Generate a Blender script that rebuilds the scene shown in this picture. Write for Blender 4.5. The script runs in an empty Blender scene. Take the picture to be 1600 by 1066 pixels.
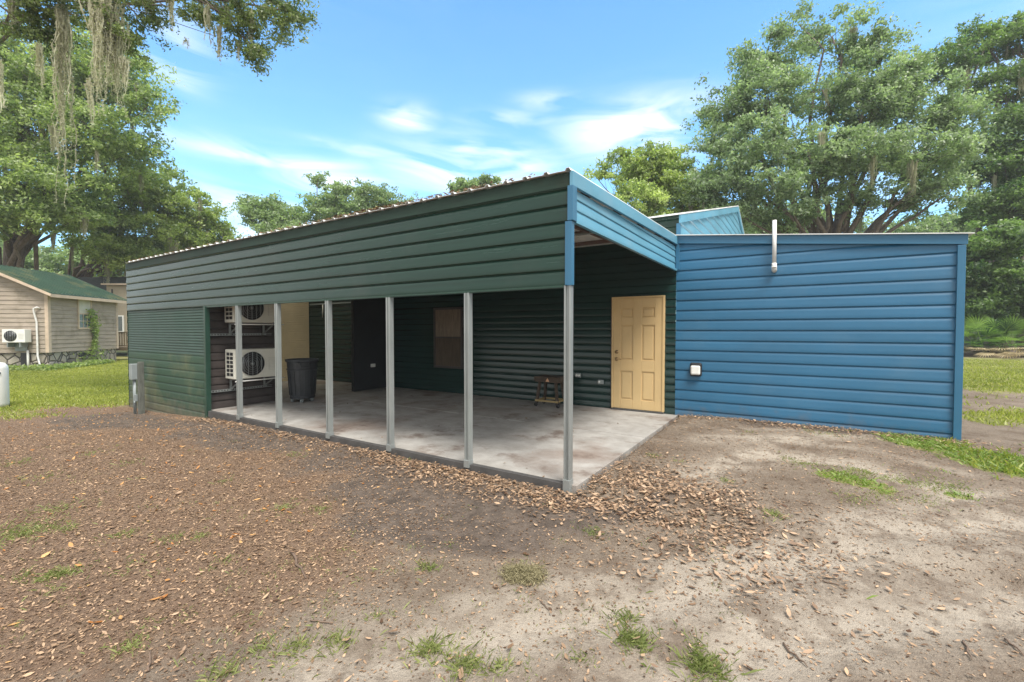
import bpy, math, random
import numpy as np
random.seed(7); RNG = np.random.default_rng(11)
S = bpy.context.scene
COL = S.collection
R = math.radians

# ------------------------------------------------------------------ camera
F_PX = 703.0                         # focal length in pixels of the 1600 px wide photograph
CAM = np.array([0, 0, 1.47])
PITCH = math.atan(18 / F_PX); YAW = math.atan(450 / F_PX)
FW = np.array([-math.sin(YAW) * math.cos(PITCH), math.cos(YAW) * math.cos(PITCH), -math.sin(PITCH)])
RT = np.array([math.cos(YAW), math.sin(YAW), 0.0]); UP = np.cross(RT, FW)
cd = bpy.data.cameras.new('camera'); cam = bpy.data.objects.new('camera', cd); COL.objects.link(cam)
from mathutils import Matrix, Vector
cam.matrix_world = Matrix(((RT[0], UP[0], -FW[0], CAM[0]), (RT[1], UP[1], -FW[1], CAM[1]),
                           (RT[2], UP[2], -FW[2], CAM[2]), (0, 0, 0, 1)))
cd.sensor_width = 36; cd.lens = 36 * F_PX / 1600; cd.clip_start = 0.05; cd.clip_end = 2000
S.camera = cam

# ------------------------------------------------------------------ light
SUN_EL, SUN_AZ = R(60), R(125)       # azimuth clockwise from +Y
SUN_STRENGTH, SKY_STRENGTH, EXPOSURE = 2.5, 0.135, 1.27
HAZE = .0009
sd = bpy.data.lights.new('sun', 'SUN'); sd.energy = SUN_STRENGTH; sd.angle = R(24); sd.color = (1, .95, .88)
so = bpy.data.objects.new('sun', sd); COL.objects.link(so)
sdir = Vector((math.sin(SUN_AZ) * math.cos(SUN_EL), math.cos(SUN_AZ) * math.cos(SUN_EL), math.sin(SUN_EL)))
so.rotation_euler = sdir.to_track_quat('Z', 'Y').to_euler(); so.location = (0, 0, 30)
W = bpy.data.worlds.new('World'); S.world = W; W.use_nodes = True
N = W.node_tree; N.nodes.clear()
def nd(t, kind, **kw):
    n = t.nodes.new(kind)
    for k, v in kw.items(): setattr(n, k, v)
    return n
def mth(t, op, a, b=None, c=None, clamp=False):
    n = t.nodes.new('ShaderNodeMath'); n.operation = op; n.use_clamp = clamp
    for i, v in enumerate((a, b, c)):
        if v is None: continue
        if isinstance(v, (int, float)): n.inputs[i].default_value = v
        else: t.links.new(v, n.inputs[i])
    return n.outputs[0]
def mix(t, fac, a, b, blend='MIX'):
    n = t.nodes.new('ShaderNodeMix'); n.data_type = 'RGBA'; n.blend_type = blend
    for s, v in ((n.inputs[0], fac), (n.inputs[6], a), (n.inputs[7], b)):
        if isinstance(v, (int, float)): s.default_value = v
        elif isinstance(v, tuple): s.default_value = v + (1,) if len(v) == 3 else v
        else: t.links.new(v, s)
    return n.outputs[2]
sky = nd(N, 'ShaderNodeTexSky', sky_type='NISHITA', sun_disc=False)
sky.sun_elevation = SUN_EL; sky.sun_rotation = SUN_AZ; sky.air_density = 1.0; sky.dust_density = 0.6; sky.ozone_density = 1.6
tc = nd(N, 'ShaderNodeTexCoord'); sp = nd(N, 'ShaderNodeSeparateXYZ'); N.links.new(tc.outputs['Generated'], sp.inputs[0])
az = mth(N, 'ARCTAN2', sp.outputs[0], sp.outputs[1]); el = mth(N, 'ARCSINE', sp.outputs[2])
cmb = nd(N, 'ShaderNodeCombineXYZ'); N.links.new(mth(N, 'ADD', mth(N, 'MULTIPLY', az, 5.0), mth(N, 'MULTIPLY', el, 6.0)), cmb.inputs[0]); N.links.new(mth(N, 'MULTIPLY', el, 20.0), cmb.inputs[1])
nz = nd(N, 'ShaderNodeTexNoise'); nz.inputs['Scale'].default_value = 1.0; nz.inputs['Detail'].default_value = 8; nz.inputs['Roughness'].default_value = .5; nz.inputs['Distortion'].default_value = .8
N.links.new(cmb.outputs[0], nz.inputs['Vector'])
dens = None
# soft banks of thin cloud: azimuth, elevation, half widths (degrees)
for a_, e_, wa, we, st in ((-45.3, 24.3, 2.8, 1.3, 1.3), (-17, 23.0, 8, 3.0, 1.3), (-38, 19.6, 9, 2.8, 1.3), (-28, 26.4, 3.6, 1.0, .75), (-33, 24.8, 6, .9, .6),
                           (-60, 18.6, 9, 1.2, 1.0), (-54, 16.6, 7, 1.8, .95), (-69, 26, 3.0, 3.2, .75), (-62, 12.5, 12, 3.4, .8), (-45, 14, 14, 2.0, .6), (-50, 20.5, 10, .8, .5),
                           (40, 16, 30, 9, 1.0), (-110, 18, 25, 8, .9), (90, 40, 40, 20, 1.0), (-170, 38, 50, 26, 1.1), (130, 60, 60, 25, 1.0), (-120, 60, 50, 20, .9), (150, 18, 60, 14, .9)):  # banks mainly out of view, added to neutralise the blue ambient light
    u = mth(N, 'MULTIPLY', mth(N, 'SUBTRACT', az, R(a_)), 1 / R(wa)); v = mth(N, 'MULTIPLY', mth(N, 'SUBTRACT', el, R(e_)), 1 / R(we))
    g = mth(N, 'MULTIPLY', mth(N, 'EXPONENT', mth(N, 'MULTIPLY', mth(N, 'ADD', mth(N, 'MULTIPLY', u, u), mth(N, 'MULTIPLY', v, v)), -1.0)), st)
    dens = g if dens is None else mth(N, 'MAXIMUM', dens, g)
cl = mth(N, 'MULTIPLY', dens, mth(N, 'MULTIPLY', mth(N, 'SUBTRACT', nz.outputs[0], 0.36), 3.6, clamp=True), clamp=True)
tint = mix(N, 1.0, sky.outputs[0], (0.62, 1.02, 1.18), 'MULTIPLY')
hz = mth(N, 'MULTIPLY', mth(N, 'EXPONENT', mth(N, 'MULTIPLY', mth(N, 'MAXIMUM', el, 0.0), -5.2)), .50)
tint = mix(N, hz, tint, (2.8, 3.25, 3.7))
skc = mix(N, mth(N, 'MULTIPLY', cl, .85), tint, (4.8, 4.8, 4.8))
# unseen cloud sheet overhead and behind the viewer, added to whiten the ambient light
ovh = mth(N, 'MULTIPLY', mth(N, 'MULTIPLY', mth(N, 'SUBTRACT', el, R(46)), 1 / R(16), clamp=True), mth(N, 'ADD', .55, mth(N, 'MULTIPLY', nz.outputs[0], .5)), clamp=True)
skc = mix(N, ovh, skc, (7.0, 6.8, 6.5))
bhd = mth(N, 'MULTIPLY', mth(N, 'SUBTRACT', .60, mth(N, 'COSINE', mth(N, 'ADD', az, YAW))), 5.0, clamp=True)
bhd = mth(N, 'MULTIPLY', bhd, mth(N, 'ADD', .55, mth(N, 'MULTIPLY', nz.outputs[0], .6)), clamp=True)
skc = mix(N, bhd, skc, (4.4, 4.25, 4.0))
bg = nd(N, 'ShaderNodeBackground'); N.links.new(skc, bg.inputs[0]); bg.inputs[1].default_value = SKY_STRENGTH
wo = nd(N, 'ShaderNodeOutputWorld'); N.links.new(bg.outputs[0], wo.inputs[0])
S.view_settings.view_transform = 'Standard'; S.view_settings.look = 'None'; S.view_settings.exposure = EXPOSURE; S.view_settings.gamma = 1
S.render.engine = 'CYCLES'; S.cycles.max_bounces = 8; S.cycles.diffuse_bounces = 4; S.cycles.transparent_max_bounces = 8
S.cycles.sample_clamp_indirect = 6

# ------------------------------------------------------------------ survey helpers: read a real place off the photograph's rays
def ray(x, y): return FW * F_PX + RT * (x - 800) + UP * (533 - y)
def onZ(x, y, z=0.0): d = ray(x, y); return CAM + d * (z - CAM[2]) / d[2]
def onY(x, y, Y0): d = ray(x, y); return CAM + d * Y0 / d[1]
def onX(x, y, X0): d = ray(x, y); return CAM + d * X0 / d[0]
def at(x, y, dep): return CAM + ray(x, y) / F_PX * dep

# ------------------------------------------------------------------ materials
def M(name, col, rough=.6, metal=0.0, var=.12, scale=4.0, bump=0.0, bscale=40.0, spec=.5, col2=None, stretch=None, dirt=None, dscale=1.3, splash=None):
    m = bpy.data.materials.new(name); m.use_nodes = True; t = m.node_tree; b = t.nodes['Principled BSDF']
    b.inputs['Roughness'].default_value = rough; b.inputs['Metallic'].default_value = metal; b.inputs['Specular IOR Level'].default_value = spec
    c = nd(t, 'ShaderNodeTexCoord'); mp = nd(t, 'ShaderNodeMapping'); t.links.new(c.outputs['Object'], mp.inputs[0])
    if stretch: mp.inputs['Scale'].default_value = stretch
    n = nd(t, 'ShaderNodeTexNoise'); n.inputs['Scale'].default_value = scale; n.inputs['Detail'].default_value = 6; n.inputs['Roughness'].default_value = .65
    t.links.new(mp.outputs[0], n.inputs['Vector'])
    lo = tuple(max(0, x * (1 - var)) for x in col); hi = tuple(x * (1 + var) for x in col)
    if col2: lo, hi = col, col2
    f = mth(t, 'MULTIPLY', mth(t, 'SUBTRACT', n.outputs[0], .32), 2.8, clamp=True)
    o = mix(t, f, lo, hi)
    if dirt:
        n2 = nd(t, 'ShaderNodeTexNoise'); n2.inputs['Scale'].default_value = dscale; n2.inputs['Detail'].default_value = 8; n2.inputs['Roughness'].default_value = .6
        t.links.new(c.outputs['Object'], n2.inputs['Vector'])
        f2 = mth(t, 'MULTIPLY', mth(t, 'MULTIPLY', mth(t, 'SUBTRACT', n2.outputs[0], .52), 5.0, clamp=True), dirt[1])
        o = mix(t, f2, o, dirt[0])
    if splash:
        sx_ = nd(t, 'ShaderNodeSeparateXYZ'); t.links.new(c.outputs['Object'], sx_.inputs[0]); ns_ = nd(t, 'ShaderNodeTexNoise'); ns_.inputs['Scale'].default_value = 7; ns_.inputs['Detail'].default_value = 8; t.links.new(c.outputs['Object'], ns_.inputs['Vector'])
        fs = mth(t, 'MULTIPLY', mth(t, 'SUBTRACT', mth(t, 'MULTIPLY', ns_.outputs[0], .8), mth(t, 'SUBTRACT', sx_.outputs[2], splash)), 2.2, clamp=True); o = mix(t, mth(t, 'MULTIPLY', fs, .5), o, (.16, .125, .09))
    t.links.new(o, b.inputs['Base Color'])
    t.links.new(mth(t, 'ADD', mth(t, 'MULTIPLY', n.outputs[0], .2), rough - .1, clamp=True), b.inputs['Roughness'])
    if bump:
        n3 = nd(t, 'ShaderNodeTexNoise'); n3.inputs['Scale'].default_value = bscale; n3.inputs['Detail'].default_value = 4
        t.links.new(mp.outputs[0], n3.inputs['Vector'])
        bp = nd(t, 'ShaderNodeBump'); bp.inputs['Strength'].default_value = 1; bp.inputs['Distance'].default_value = bump
        t.links.new(n3.outputs[0], bp.inputs['Height']); t.links.new(bp.outputs[0], b.inputs['Normal'])
    return m
def MLEAF(name, c1, c2, trans=.5, gloss=.05):
    m = bpy.data.materials.new(name); m.use_nodes = True; t = m.node_tree; t.nodes.clear()
    a = nd(t, 'ShaderNodeAttribute', attribute_name='tone')
    o = mix(t, a.outputs['Fac'], c1, c2)
    d = nd(t, 'ShaderNodeBsdfDiffuse'); tr = nd(t, 'ShaderNodeBsdfTranslucent'); g = nd(t, 'ShaderNodeBsdfGlossy'); g.inputs['Roughness'].default_value = .45
    t.links.new(o, d.inputs[0]); t.links.new(mix(t, 1.0, o, (1.35, 1.5, .9), 'MULTIPLY'), tr.inputs[0])
    x = nd(t, 'ShaderNodeMixShader'); x.inputs[0].default_value = trans; t.links.new(d.outputs[0], x.inputs[1]); t.links.new(tr.outputs[0], x.inputs[2])
    y = nd(t, 'ShaderNodeMixShader'); y.inputs[0].default_value = gloss; t.links.new(x.outputs[0], y.inputs[1]); t.links.new(g.outputs[0], y.inputs[2])
    q = nd(t, 'ShaderNodeOutputMaterial'); t.links.new(y.outputs[0], q.inputs[0]); return m

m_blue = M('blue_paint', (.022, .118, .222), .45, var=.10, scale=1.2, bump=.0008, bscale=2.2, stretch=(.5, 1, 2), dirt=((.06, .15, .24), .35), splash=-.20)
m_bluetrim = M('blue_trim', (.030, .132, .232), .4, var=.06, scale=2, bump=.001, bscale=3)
m_bluesunlit = M('sunlit_blue_paint', (.10, .285, .40), .38, var=.14, scale=1.4, bump=.002, bscale=2.5, stretch=(1, .5, 2), dirt=((.2, .33, .42), .4))  # paler blue puts the sunlight on the right-facing sides into the colour
m_green = M('green_paint', (.009, .033, .0225), .25, var=.14, scale=1.3, bump=.0018, bscale=1.6, stretch=(.35, 1, 6), dirt=((.026, .042, .032), .5), spec=.38)
m_greenfine = M('green_fine_siding', (.009, .038, .023), .5, var=.12, scale=1.5, dirt=((.022, .06, .042), .5))
m_greenlow = M('faded_green_siding', (.016, .050, .026), .6, var=.15, scale=1.1, dirt=((.12, .12, .055), .9), dscale=.9, splash=-.22)
m_greentrim = M('green_trim', (.010, .040, .026), .4, scale=2)
m_inner = M('dark_green_siding', (.010, .033, .029), .22, var=.2, scale=1.5, stretch=(.45, 1, 5))
m_brownwall = M('brown_siding', (.050, .040, .037), .5, var=.3, scale=2.5, bump=.002, bscale=3)
m_tan = M('tan_siding', (.44, .37, .24), .6, var=.1, scale=1.5)
m_roofm = M('galvalume_roof', (.72, .73, .72), .4, metal=.1, var=.1, scale=1.5, dirt=((.18, .15, .12), .5))
m_eave = M('weathered_eave', (.024, .044, .034), .6, var=.3, scale=2.5, stretch=(.5, 1, 4), dirt=((.05, .038, .028), .5), spec=.15)
m_steel = M('galvanised_steel', (.27, .29, .285), .38, metal=.35, var=.12, scale=6, stretch=(1, 1, .4), dirt=((.3, .36, .33), .4))
m_steeldk = M('dull_galvanised_track', (.085, .082, .08), .55, metal=.3, var=.25, scale=5)
m_white = M('white_plastic', (.72, .72, .68), .5, var=.05)
m_acwhite = M('ac_cream_casing', (.62, .61, .53), .5, var=.06)
m_dark = M('black_plastic', (.02, .02, .022), .5, var=.2)
m_pvc = M('pale_pvc', (.62, .62, .60), .45, var=.1, scale=3, dirt=((.4, .38, .34), .4), dscale=5)
m_door = M('yellow_door_paint', (.57, .41, .20), .5, var=.05, scale=2, dirt=((.52, .33, .13), .3))
m_brass = M('aged_brass', (.35, .24, .12), .4, metal=.8)
m_bin = M('slate_plastic', (.032, .036, .040), .5, var=.2, scale=5, dirt=((.08, .09, .1), .4), dscale=6)
m_plyw = M('plywood', (.19, .155, .115), .8, var=.25, scale=3, stretch=(6, 1, 1))
m_plywd = M('dark_plywood', (.085, .065, .045), .8, var=.3, scale=3, stretch=(6, 1, 1))
m_wood = M('old_wood', (.06, .042, .028), .8, var=.35, scale=6, stretch=(1, 1, 4), bump=.002)
m_greywood = M('weathered_post', (.095, .10, .085), .85, var=.3, scale=5, stretch=(4, 4, 1), bump=.003)
m_greybox = M('grey_meter_box', (.24, .27, .27), .5, metal=.2, var=.1)
m_bark = M('oak_bark', (.13, .105, .085), .95, var=.45, scale=6, stretch=(2, 2, .6), bump=.03, bscale=9)
m_siding = M('bleached_board', (.33, .28, .225), .85, var=.2, scale=1.3, stretch=(1, 1, 5), bump=.002, bscale=20, dirt=((.17, .145, .10), .8), dscale=1.6)
m_boardtrim = M('board_trim', (.50, .40, .30), .8, var=.12)
m_cabroof = M('mossy_green_roof', (.030, .066, .042), .5, var=.25, scale=1.5, dirt=((.15, .14, .06), .9), dscale=1.1)
m_darkroof = M('dark_shingle', (.05, .055, .05), .9, var=.4, scale=4, bump=.01)
m_cream = M('cream_board', (.30, .26, .19), .8, var=.1)
m_glass = M('window_glass', (.05, .07, .06), .08, var=.3, spec=.8)
m_blind = M('pale_blind', (.52, .50, .42), .6, var=.1)
m_deck = M('deck_wood', (.22, .16, .09), .85, var=.3, scale=5)
m_block = M('concrete_block', (.40, .38, .32), .9, var=.15)
m_ceil = M('purlin_primer', (.11, .075, .065), .6, var=.3, scale=3)
m_xfmr = M('utility_green', (.05, .085, .06), .5, var=.1)
m_twig = M('twig_bark', (.13, .09, .065), .9, var=.3)
l_oak = MLEAF('oak_leaves', (.11, .175, .050), (.40, .49, .19))
l_oak2 = MLEAF('blue_green_oak_leaves', (.105, .16, .08), (.34, .44, .25))
l_near = MLEAF('overhead_leaves', (.045, .078, .022), (.19, .24, .07), trans=.4)
l_yel = MLEAF('yellow_green_leaves', (.13, .20, .05), (.43, .51, .17))
l_dark = MLEAF('dark_leaves', (.04, .09, .028), (.22, .33, .10))
l_far = MLEAF('far_leaves', (.11, .17, .07), (.32, .42, .20))
l_moss = MLEAF('spanish_moss', (.28, .27, .20), (.56, .54, .42), trans=.35, gloss=0)
l_grass = MLEAF('grass_blades', (.14, .18, .03), (.40, .42, .09), trans=.4, gloss=.03)
l_litter = MLEAF('dry_leaves', (.10, .054, .030), (.46, .32, .21), trans=.1, gloss=.05)
l_litter2 = MLEAF('small_litter', (.085, .050, .030), (.44, .30, .19), trans=.05, gloss=.03)
l_tuft = MLEAF('tuft_grass', (.13, .17, .05), (.38, .40, .17), trans=.35, gloss=.02)
l_weed = MLEAF('weed_leaves', (.10, .17, .03), (.30, .40, .09), trans=.35, gloss=.03)
l_palm = MLEAF('palm_fronds', (.025, .07, .02), (.17, .27, .07))
l_palmdry = MLEAF('dry_palm_fronds', (.25, .19, .10), (.50, .42, .27), trans=.2)
l_drymoss = MLEAF('dried_moss', (.17, .15, .085), (.36, .32, .20), trans=.15, gloss=0)

# ------------------------------------------------------------------ scene graph helpers
def tag(o, label=None, cat=None, group=None, kind=None):
    if label: o['label'] = label
    if cat: o['category'] = cat
    if group: o['group'] = group
    if kind: o['kind'] = kind
    return o
def thing(name, label, cat, loc=(0, 0, 0), rz=0, group=None):
    o = bpy.data.objects.new(name, None); COL.objects.link(o); o.empty_display_size = .2
    o.location = loc; o.rotation_euler = (0, 0, rz); return tag(o, label, cat, group)
def big(name, V, Fq, mat, parent=None, tone=None, smooth=False):
    V = np.asarray(V, np.float32); Fq = np.asarray(Fq, np.int32); me = bpy.data.meshes.new(name); k = Fq.shape[1]
    me.vertices.add(len(V)); me.vertices.foreach_set('co', V.ravel()); me.loops.add(Fq.size); me.loops.foreach_set('vertex_index', Fq.ravel())
    me.polygons.add(len(Fq)); me.polygons.foreach_set('loop_start', np.arange(0, Fq.size, k, dtype=np.int32)); me.polygons.foreach_set('loop_total', np.full(len(Fq), k, np.int32))
    if smooth: me.polygons.foreach_set('use_smooth', np.ones(len(Fq), bool))
    if tone is not None:
        at_ = me.attributes.new('tone', 'FLOAT', 'FACE'); at_.data.foreach_set('value', np.clip(tone, 0, 1).astype(np.float32))
    me.update(calc_edges=True); me.materials.append(mat)
    o = bpy.data.objects.new(name, me); COL.objects.link(o); o.parent = parent; return o
class MB:
    def __init__(s): s.v = []; s.f = []; s.sm = []
    def add(s, V, F, smooth=False):
        b = len(s.v); s.v += [tuple(float(c) for c in p) for p in V]; s.f += [tuple(i + b for i in q) for q in F]; s.sm += [smooth] * len(F); return s
    def box(s, lo, hi, bev=0.0):
        (x0, y0, z0), (x1, y1, z1) = lo, hi
        x0, x1 = min(x0, x1), max(x0, x1); y0, y1 = min(y0, y1), max(y0, y1); z0, z1 = min(z0, z1), max(z0, z1)
        if bev <= 0:
            V = [(x0, y0, z0), (x1, y0, z0), (x1, y1, z0), (x0, y1, z0), (x0, y0, z1), (x1, y0, z1), (x1, y1, z1), (x0, y1, z1)]
            return s.add(V, [(0, 3, 2, 1), (4, 5, 6, 7), (0, 1, 5, 4), (1, 2, 6, 5), (2, 3, 7, 6), (3, 0, 4, 7)])
        import bmesh
        bm = bmesh.new(); bmesh.ops.create_cube(bm, size=1)
        for v in bm.verts: v.co = Vector(((x0 + x1) / 2 + v.co.x * (x1 - x0), (y0 + y1) / 2 + v.co.y * (y1 - y0), (z0 + z1) / 2 + v.co.z * (z1 - z0)))
        bmesh.ops.bevel(bm, geom=bm.edges[:], offset=bev, segments=2, affect='EDGES', profile=.5)
        bm.verts.index_update(); s.add([v.co for v in bm.verts], [[v.index for v in f.verts] for f in bm.faces]); bm.free(); return s
    def obox(s, p0, p1, w, h, upv=(0, 0, 1)):           # bar from p0 to p1
        a = Vector(p0); b = Vector(p1); d = (b - a).normalized(); u = Vector(upv)
        if abs(d.dot(u)) > .98: u = Vector((1, 0, 0))
        sx = d.cross(u).normalized() * (w / 2); sz = sx.normalized().cross(d).normalized() * (h / 2)
        V = [a - sx - sz, a + sx - sz, a + sx + sz, a - sx + sz, b - sx - sz, b + sx - sz, b + sx + sz, b - sx + sz]
        return s.add(V, [(0, 1, 2, 3), (7, 6, 5, 4), (0, 4, 5, 1), (1, 5, 6, 2), (2, 6, 7, 3), (3, 7, 4, 0)])
    def tube(s, pts, r, n=10, cap=True):
        pts = [Vector(p) for p in pts]; rs = r if isinstance(r, (list, tuple)) else [r] * len(pts); V = []; F = []; pu = None
        for i, p in enumerate(pts):
            d = (pts[min(i + 1, len(pts) - 1)] - pts[max(i - 1, 0)]).normalized()
            if pu is None: pu = d.orthogonal().normalized()
            u = (pu - d * pu.dot(d)); u = u.normalized() if u.length > 1e-6 else d.orthogonal().normalized(); pu = u; w = d.cross(u)
            V += [p + (u * math.cos(2 * math.pi * k / n) + w * math.sin(2 * math.pi * k / n)) * rs[i] for k in range(n)]
        for i in range(len(pts) - 1):
            for k in range(n): F.append((i * n + k, i * n + (k + 1) % n, (i + 1) * n + (k + 1) % n, (i + 1) * n + k))
        if cap: F += [tuple(range(n))[::-1], tuple((len(pts) - 1) * n + k for k in range(n))]
        return s.add(V, F, True)
    def lathe(s, c, prof, n=28, sq=0.0):
        V = []; F = []
        for r, z in prof:
            for k in range(n):
                a = 2 * math.pi * k / n; V.append((c[0] + r * math.cos(a), c[1] + r * math.sin(a), c[2] + z))
        for i in range(len(prof) - 1):
            for k in range(n): F.append((i * n + k, i * n + (k + 1) % n, (i + 1) * n + (k + 1) % n, (i + 1) * n + k))
        return s.add(V, F, True)
    def poly(s, pts, ext):                               # planar polygon extruded by a vector
        n = len(pts); P = [Vector(p) for p in pts]; e = Vector(ext); V = P + [p + e for p in P]
        return s.add(V, [tuple(range(n)), tuple(range(2 * n - 1, n - 1, -1))] + [(i, i + n, (i + 1) % n + n, (i + 1) % n) for i in range(n)])
    def build(s, name, mat, parent=None, bevel=0.0, fix=True):
        me = bpy.data.meshes.new(name); me.from_pydata(s.v, [], s.f); me.materials.append(mat)
        me.polygons.foreach_set('use_smooth', s.sm)
        if fix:
            import bmesh
            bm = bmesh.new(); bm.from_mesh(me); bmesh.ops.recalc_face_normals(bm, faces=bm.faces[:]); bm.to_mesh(me); bm.free()
        me.update(); o = bpy.data.objects.new(name, me); COL.objects.link(o); o.parent = parent
        if bevel:
            b = o.modifiers.new('bevel', 'BEVEL'); b.width = bevel; b.segments = 2; b.limit_method = 'ANGLE'
        return o
def copy_tree(o, parent=None):
    c = o.copy(); COL.objects.link(c); c.parent = parent
    for ch in list(o.children): copy_tree(ch, c)
    return c

LAP = [(0, .012), (.004, .013), (.050, .0085), (.095, .004), (.1355, .001), (.138, -.007), (.146, -.007)]
FINE = [(0, .006), (.004, .0065), (.040, .0), (.042, -.004), (.048, -.004)]
def siding(name, org, U, Nrm, L, z0, ztop, pitch, prof, mat, parent, cols=40, phase=0.0, scale=1.0, seed=0, wav=.002):
    """horizontal ribbed sheet; org + u*U + Nrm*offset; ztop may be a function of u"""
    zt = ztop if callable(ztop) else (lambda u: ztop); zmax = max(zt(q) for q in np.linspace(0, L, cols + 1)); pl = prof[-1][0]
    zs = []; z = z0 - phase
    while z < zmax:
        for a, b in prof: zs.append((z + a / pl * (pitch * .985), b * scale))
        z += pitch
    zs = [q for q in zs if q[0] >= z0 - 1e-6]; zs.append((zmax, zs[-1][1]))
    U = np.array(U, float); Nn = np.array(Nrm, float); org = np.array(org, float); us = np.linspace(0, L, cols + 1)
    rg = np.random.default_rng(seed + 3); ph = rg.uniform(0, 6.28, 12); V = []
    for z, off in zs:
        for u in us:
            zz = min(z, zt(u)); w = wav * (math.sin(u * 1.7 + ph[0] + 3 * zz) + .6 * math.sin(u * 4.1 + ph[1] - 5 * zz) + .5 * math.sin(u * .8 + zz * 9 + ph[2]))
            p = org + U * u + Nn * (off + w); V.append((p[0], p[1], zz))
    n = len(us); F = []
    for i in range(len(zs) - 1):
        for j in range(cols):
            if zs[i][0] < max(zt(us[j]), zt(us[j + 1])): F.append((i * n + j, i * n + j + 1, (i + 1) * n + j + 1, (i + 1) * n + j))
    if np.cross(U, [0, 0, 1]) @ Nn < 0: F = [f[::-1] for f in F]
    return big(name, V, F, mat, parent)

# ------------------------------------------------------------------ ground
def sm(t): t = np.clip(t, 0, 1); return t * t * (3 - 2 * t)
_k = np.random.default_rng(5); _fr = _k.uniform(.5, 1, (24, 2)) * _k.choice([-1, 1], (24, 2)); _ph = _k.uniform(0, 6.28, 24)
def wn(x, y, s, o=0, n=6):                              # cheap smooth noise, about -1..1
    r = 0
    for i in range(n):
        a, b = _fr[(i + o) % 24] * s * (1 + .45 * i); r = r + np.sin(a * x + b * y + _ph[(i + o) % 24] + 1.3 * np.sin(b * .7 * x - a * .6 * y + i)) / (1 + .5 * i)
    return r / 2.3
def seg(x, y, pts, w):                                  # closeness 0..1 to a polyline on the ground
    best = np.full(np.shape(x), 1e9)
    for (x0, y0), (x1, y1) in zip(pts[:-1], pts[1:]):
        dx, dy = x1 - x0, y1 - y0; t = np.clip(((x - x0) * dx + (y - y0) * dy) / (dx * dx + dy * dy), 0, 1)
        best = np.minimum(best, np.hypot(x - x0 - t * dx, y - y0 - t * dy))
    return np.exp(-(best / w) ** 2)
def G2(*pp): return [tuple(onZ(a, b, -.1)[:2]) for a, b in pp]
BERM = G2((640, 770), (760, 800), (880, 815), (990, 812), (1060, 790))
RUTS = [G2((1600, 830), (1400, 850), (1200, 900), (1000, 960), (760, 1010), (500, 1060)), G2((1600, 960), (1350, 985), (1180, 1040), (1050, 1120)),
        G2((1500, 790), (1330, 740), (1190, 725), (1080, 760)), G2((1380, 690), (1230, 700), (1100, 700))]
def gz(x, y):
    x = np.asarray(x, float); y = np.asarray(y, float)
    z = -.068 - .2 * sm((-x - 7) / 5.5) + .058 * sm((x + 1.95) / .35) * sm((y - 3.75) / .35) + .045 * sm((x + 2.4) / 1.6) * sm((y - 4.4) / 3.2)
    z = z + .035 * seg(x, y, BERM, .16) - .026 * sum(seg(x, y, r, .17) for r in RUTS[:3]) + .012 * sum(seg(x, y + .34, r, .12) for r in RUTS[:3])
    near = np.exp(-np.hypot(x, y - 4) / 14)
    z = z + near * (.006 * wn(x, y, 2.1) + .004 * wn(x, y, 7.3, 5) + .0022 * wn(x, y, 19, 9)) + (1 - near) * .04 * wn(x, y, .25, 3) * sm((np.hypot(x, y) - 14) / 10)
    inside = (x > -12.55) & (x < -1.74) & (y > 3.86); z = np.where(inside, np.minimum(z, -.12), z)
    inside2 = (x > -1.9) & (x < 1.7) & (y > 8.2); return np.where(inside2, np.minimum(z, -.02), z)
def zones(x, y):
    w1 = wn(x, y, .9, 1); w2 = wn(x, y, 2.7, 7); w3 = wn(x, y, 7.5, 2)
    dark = seg(x, y, G2((150, 640), (300, 665), (520, 705), (640, 750), (740, 790)), .85) + .75 * seg(x, y, BERM, .22) + .55 * seg(x, y, [(-1.5, 7.9), (1.6, 7.9)], .45) + .35 * seg(x, y, G2((560, 830), (700, 870), (900, 870)), .35)
    dark = sm(dark * 1.2 + .38 * w1 + .3 * w2 + .15 * w3 - .25) * .95
    dark = np.maximum(dark, .8 * sm((y - 31 + w1) / 2.5) * (x > 1))
    # reddish litter to the left of the worn track, sand to the right
    a = onZ(960, 840, -.1); b = onZ(620, 1100, -.1); nx, ny = (b[1] - a[1]), -(b[0] - a[0]); L = math.hypot(nx, ny)
    side = ((x - a[0]) * nx + (y - a[1]) * ny) / L * -1
    if ((-6 - a[0]) * nx + (2 - a[1]) * ny) * -1 < 0: side = -side
    lit = sm((side + .5 + .7 * w1 + .4 * w2) / 2.6) * (1 - .6 * dark) * sm((-.9 - x + .4 * w1) / 2.5)
    gl = sm(((-x - 12.6) + .35 * (y - 2) * (y > 2) + .9 * w1 + .5 * w2) / 1.6) * sm((y + 2.0 - .3 * (x + 12)*0 + .5 * w1) / 1.5)     # lawn towards the cabin
    gr = sm((x - 2.2 + .4 * w1 + .3 * w2) / .8) * sm((y - 6.1 + .4 * w2) / .7) * sm((11.5 - y + .9 * w1 + .9 * w2) / 1.2) * (.55 + .45 * sm((w2 + .2) / .5))
    gr = np.maximum(gr, .85 * sm((seg(x, y, G2((1425, 704), (1460, 714), (1520, 728), (1640, 760)), .55) + .3 * w2 + .2 * w3 - .3) / .5))
    gr = np.maximum(gr, .75 * sm((seg(x, y, G2((1310, 760), (1380, 780), (1500, 785)), .22) + .45 * w2 + .4 * w3 - .45) / .4) * (seg(x, y, G2((1310, 760), (1380, 780), (1500, 785)), .4) > .1))
    gr = np.maximum(gr, sm((y - 12 + 1.4 * w1 + .8 * w2 - .0 * x) / 3.5) * (x > 1.2) * (1 - sm((y - 31 + w1) / 2.5)))
    return lit, np.maximum(gl, gr), dark
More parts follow.
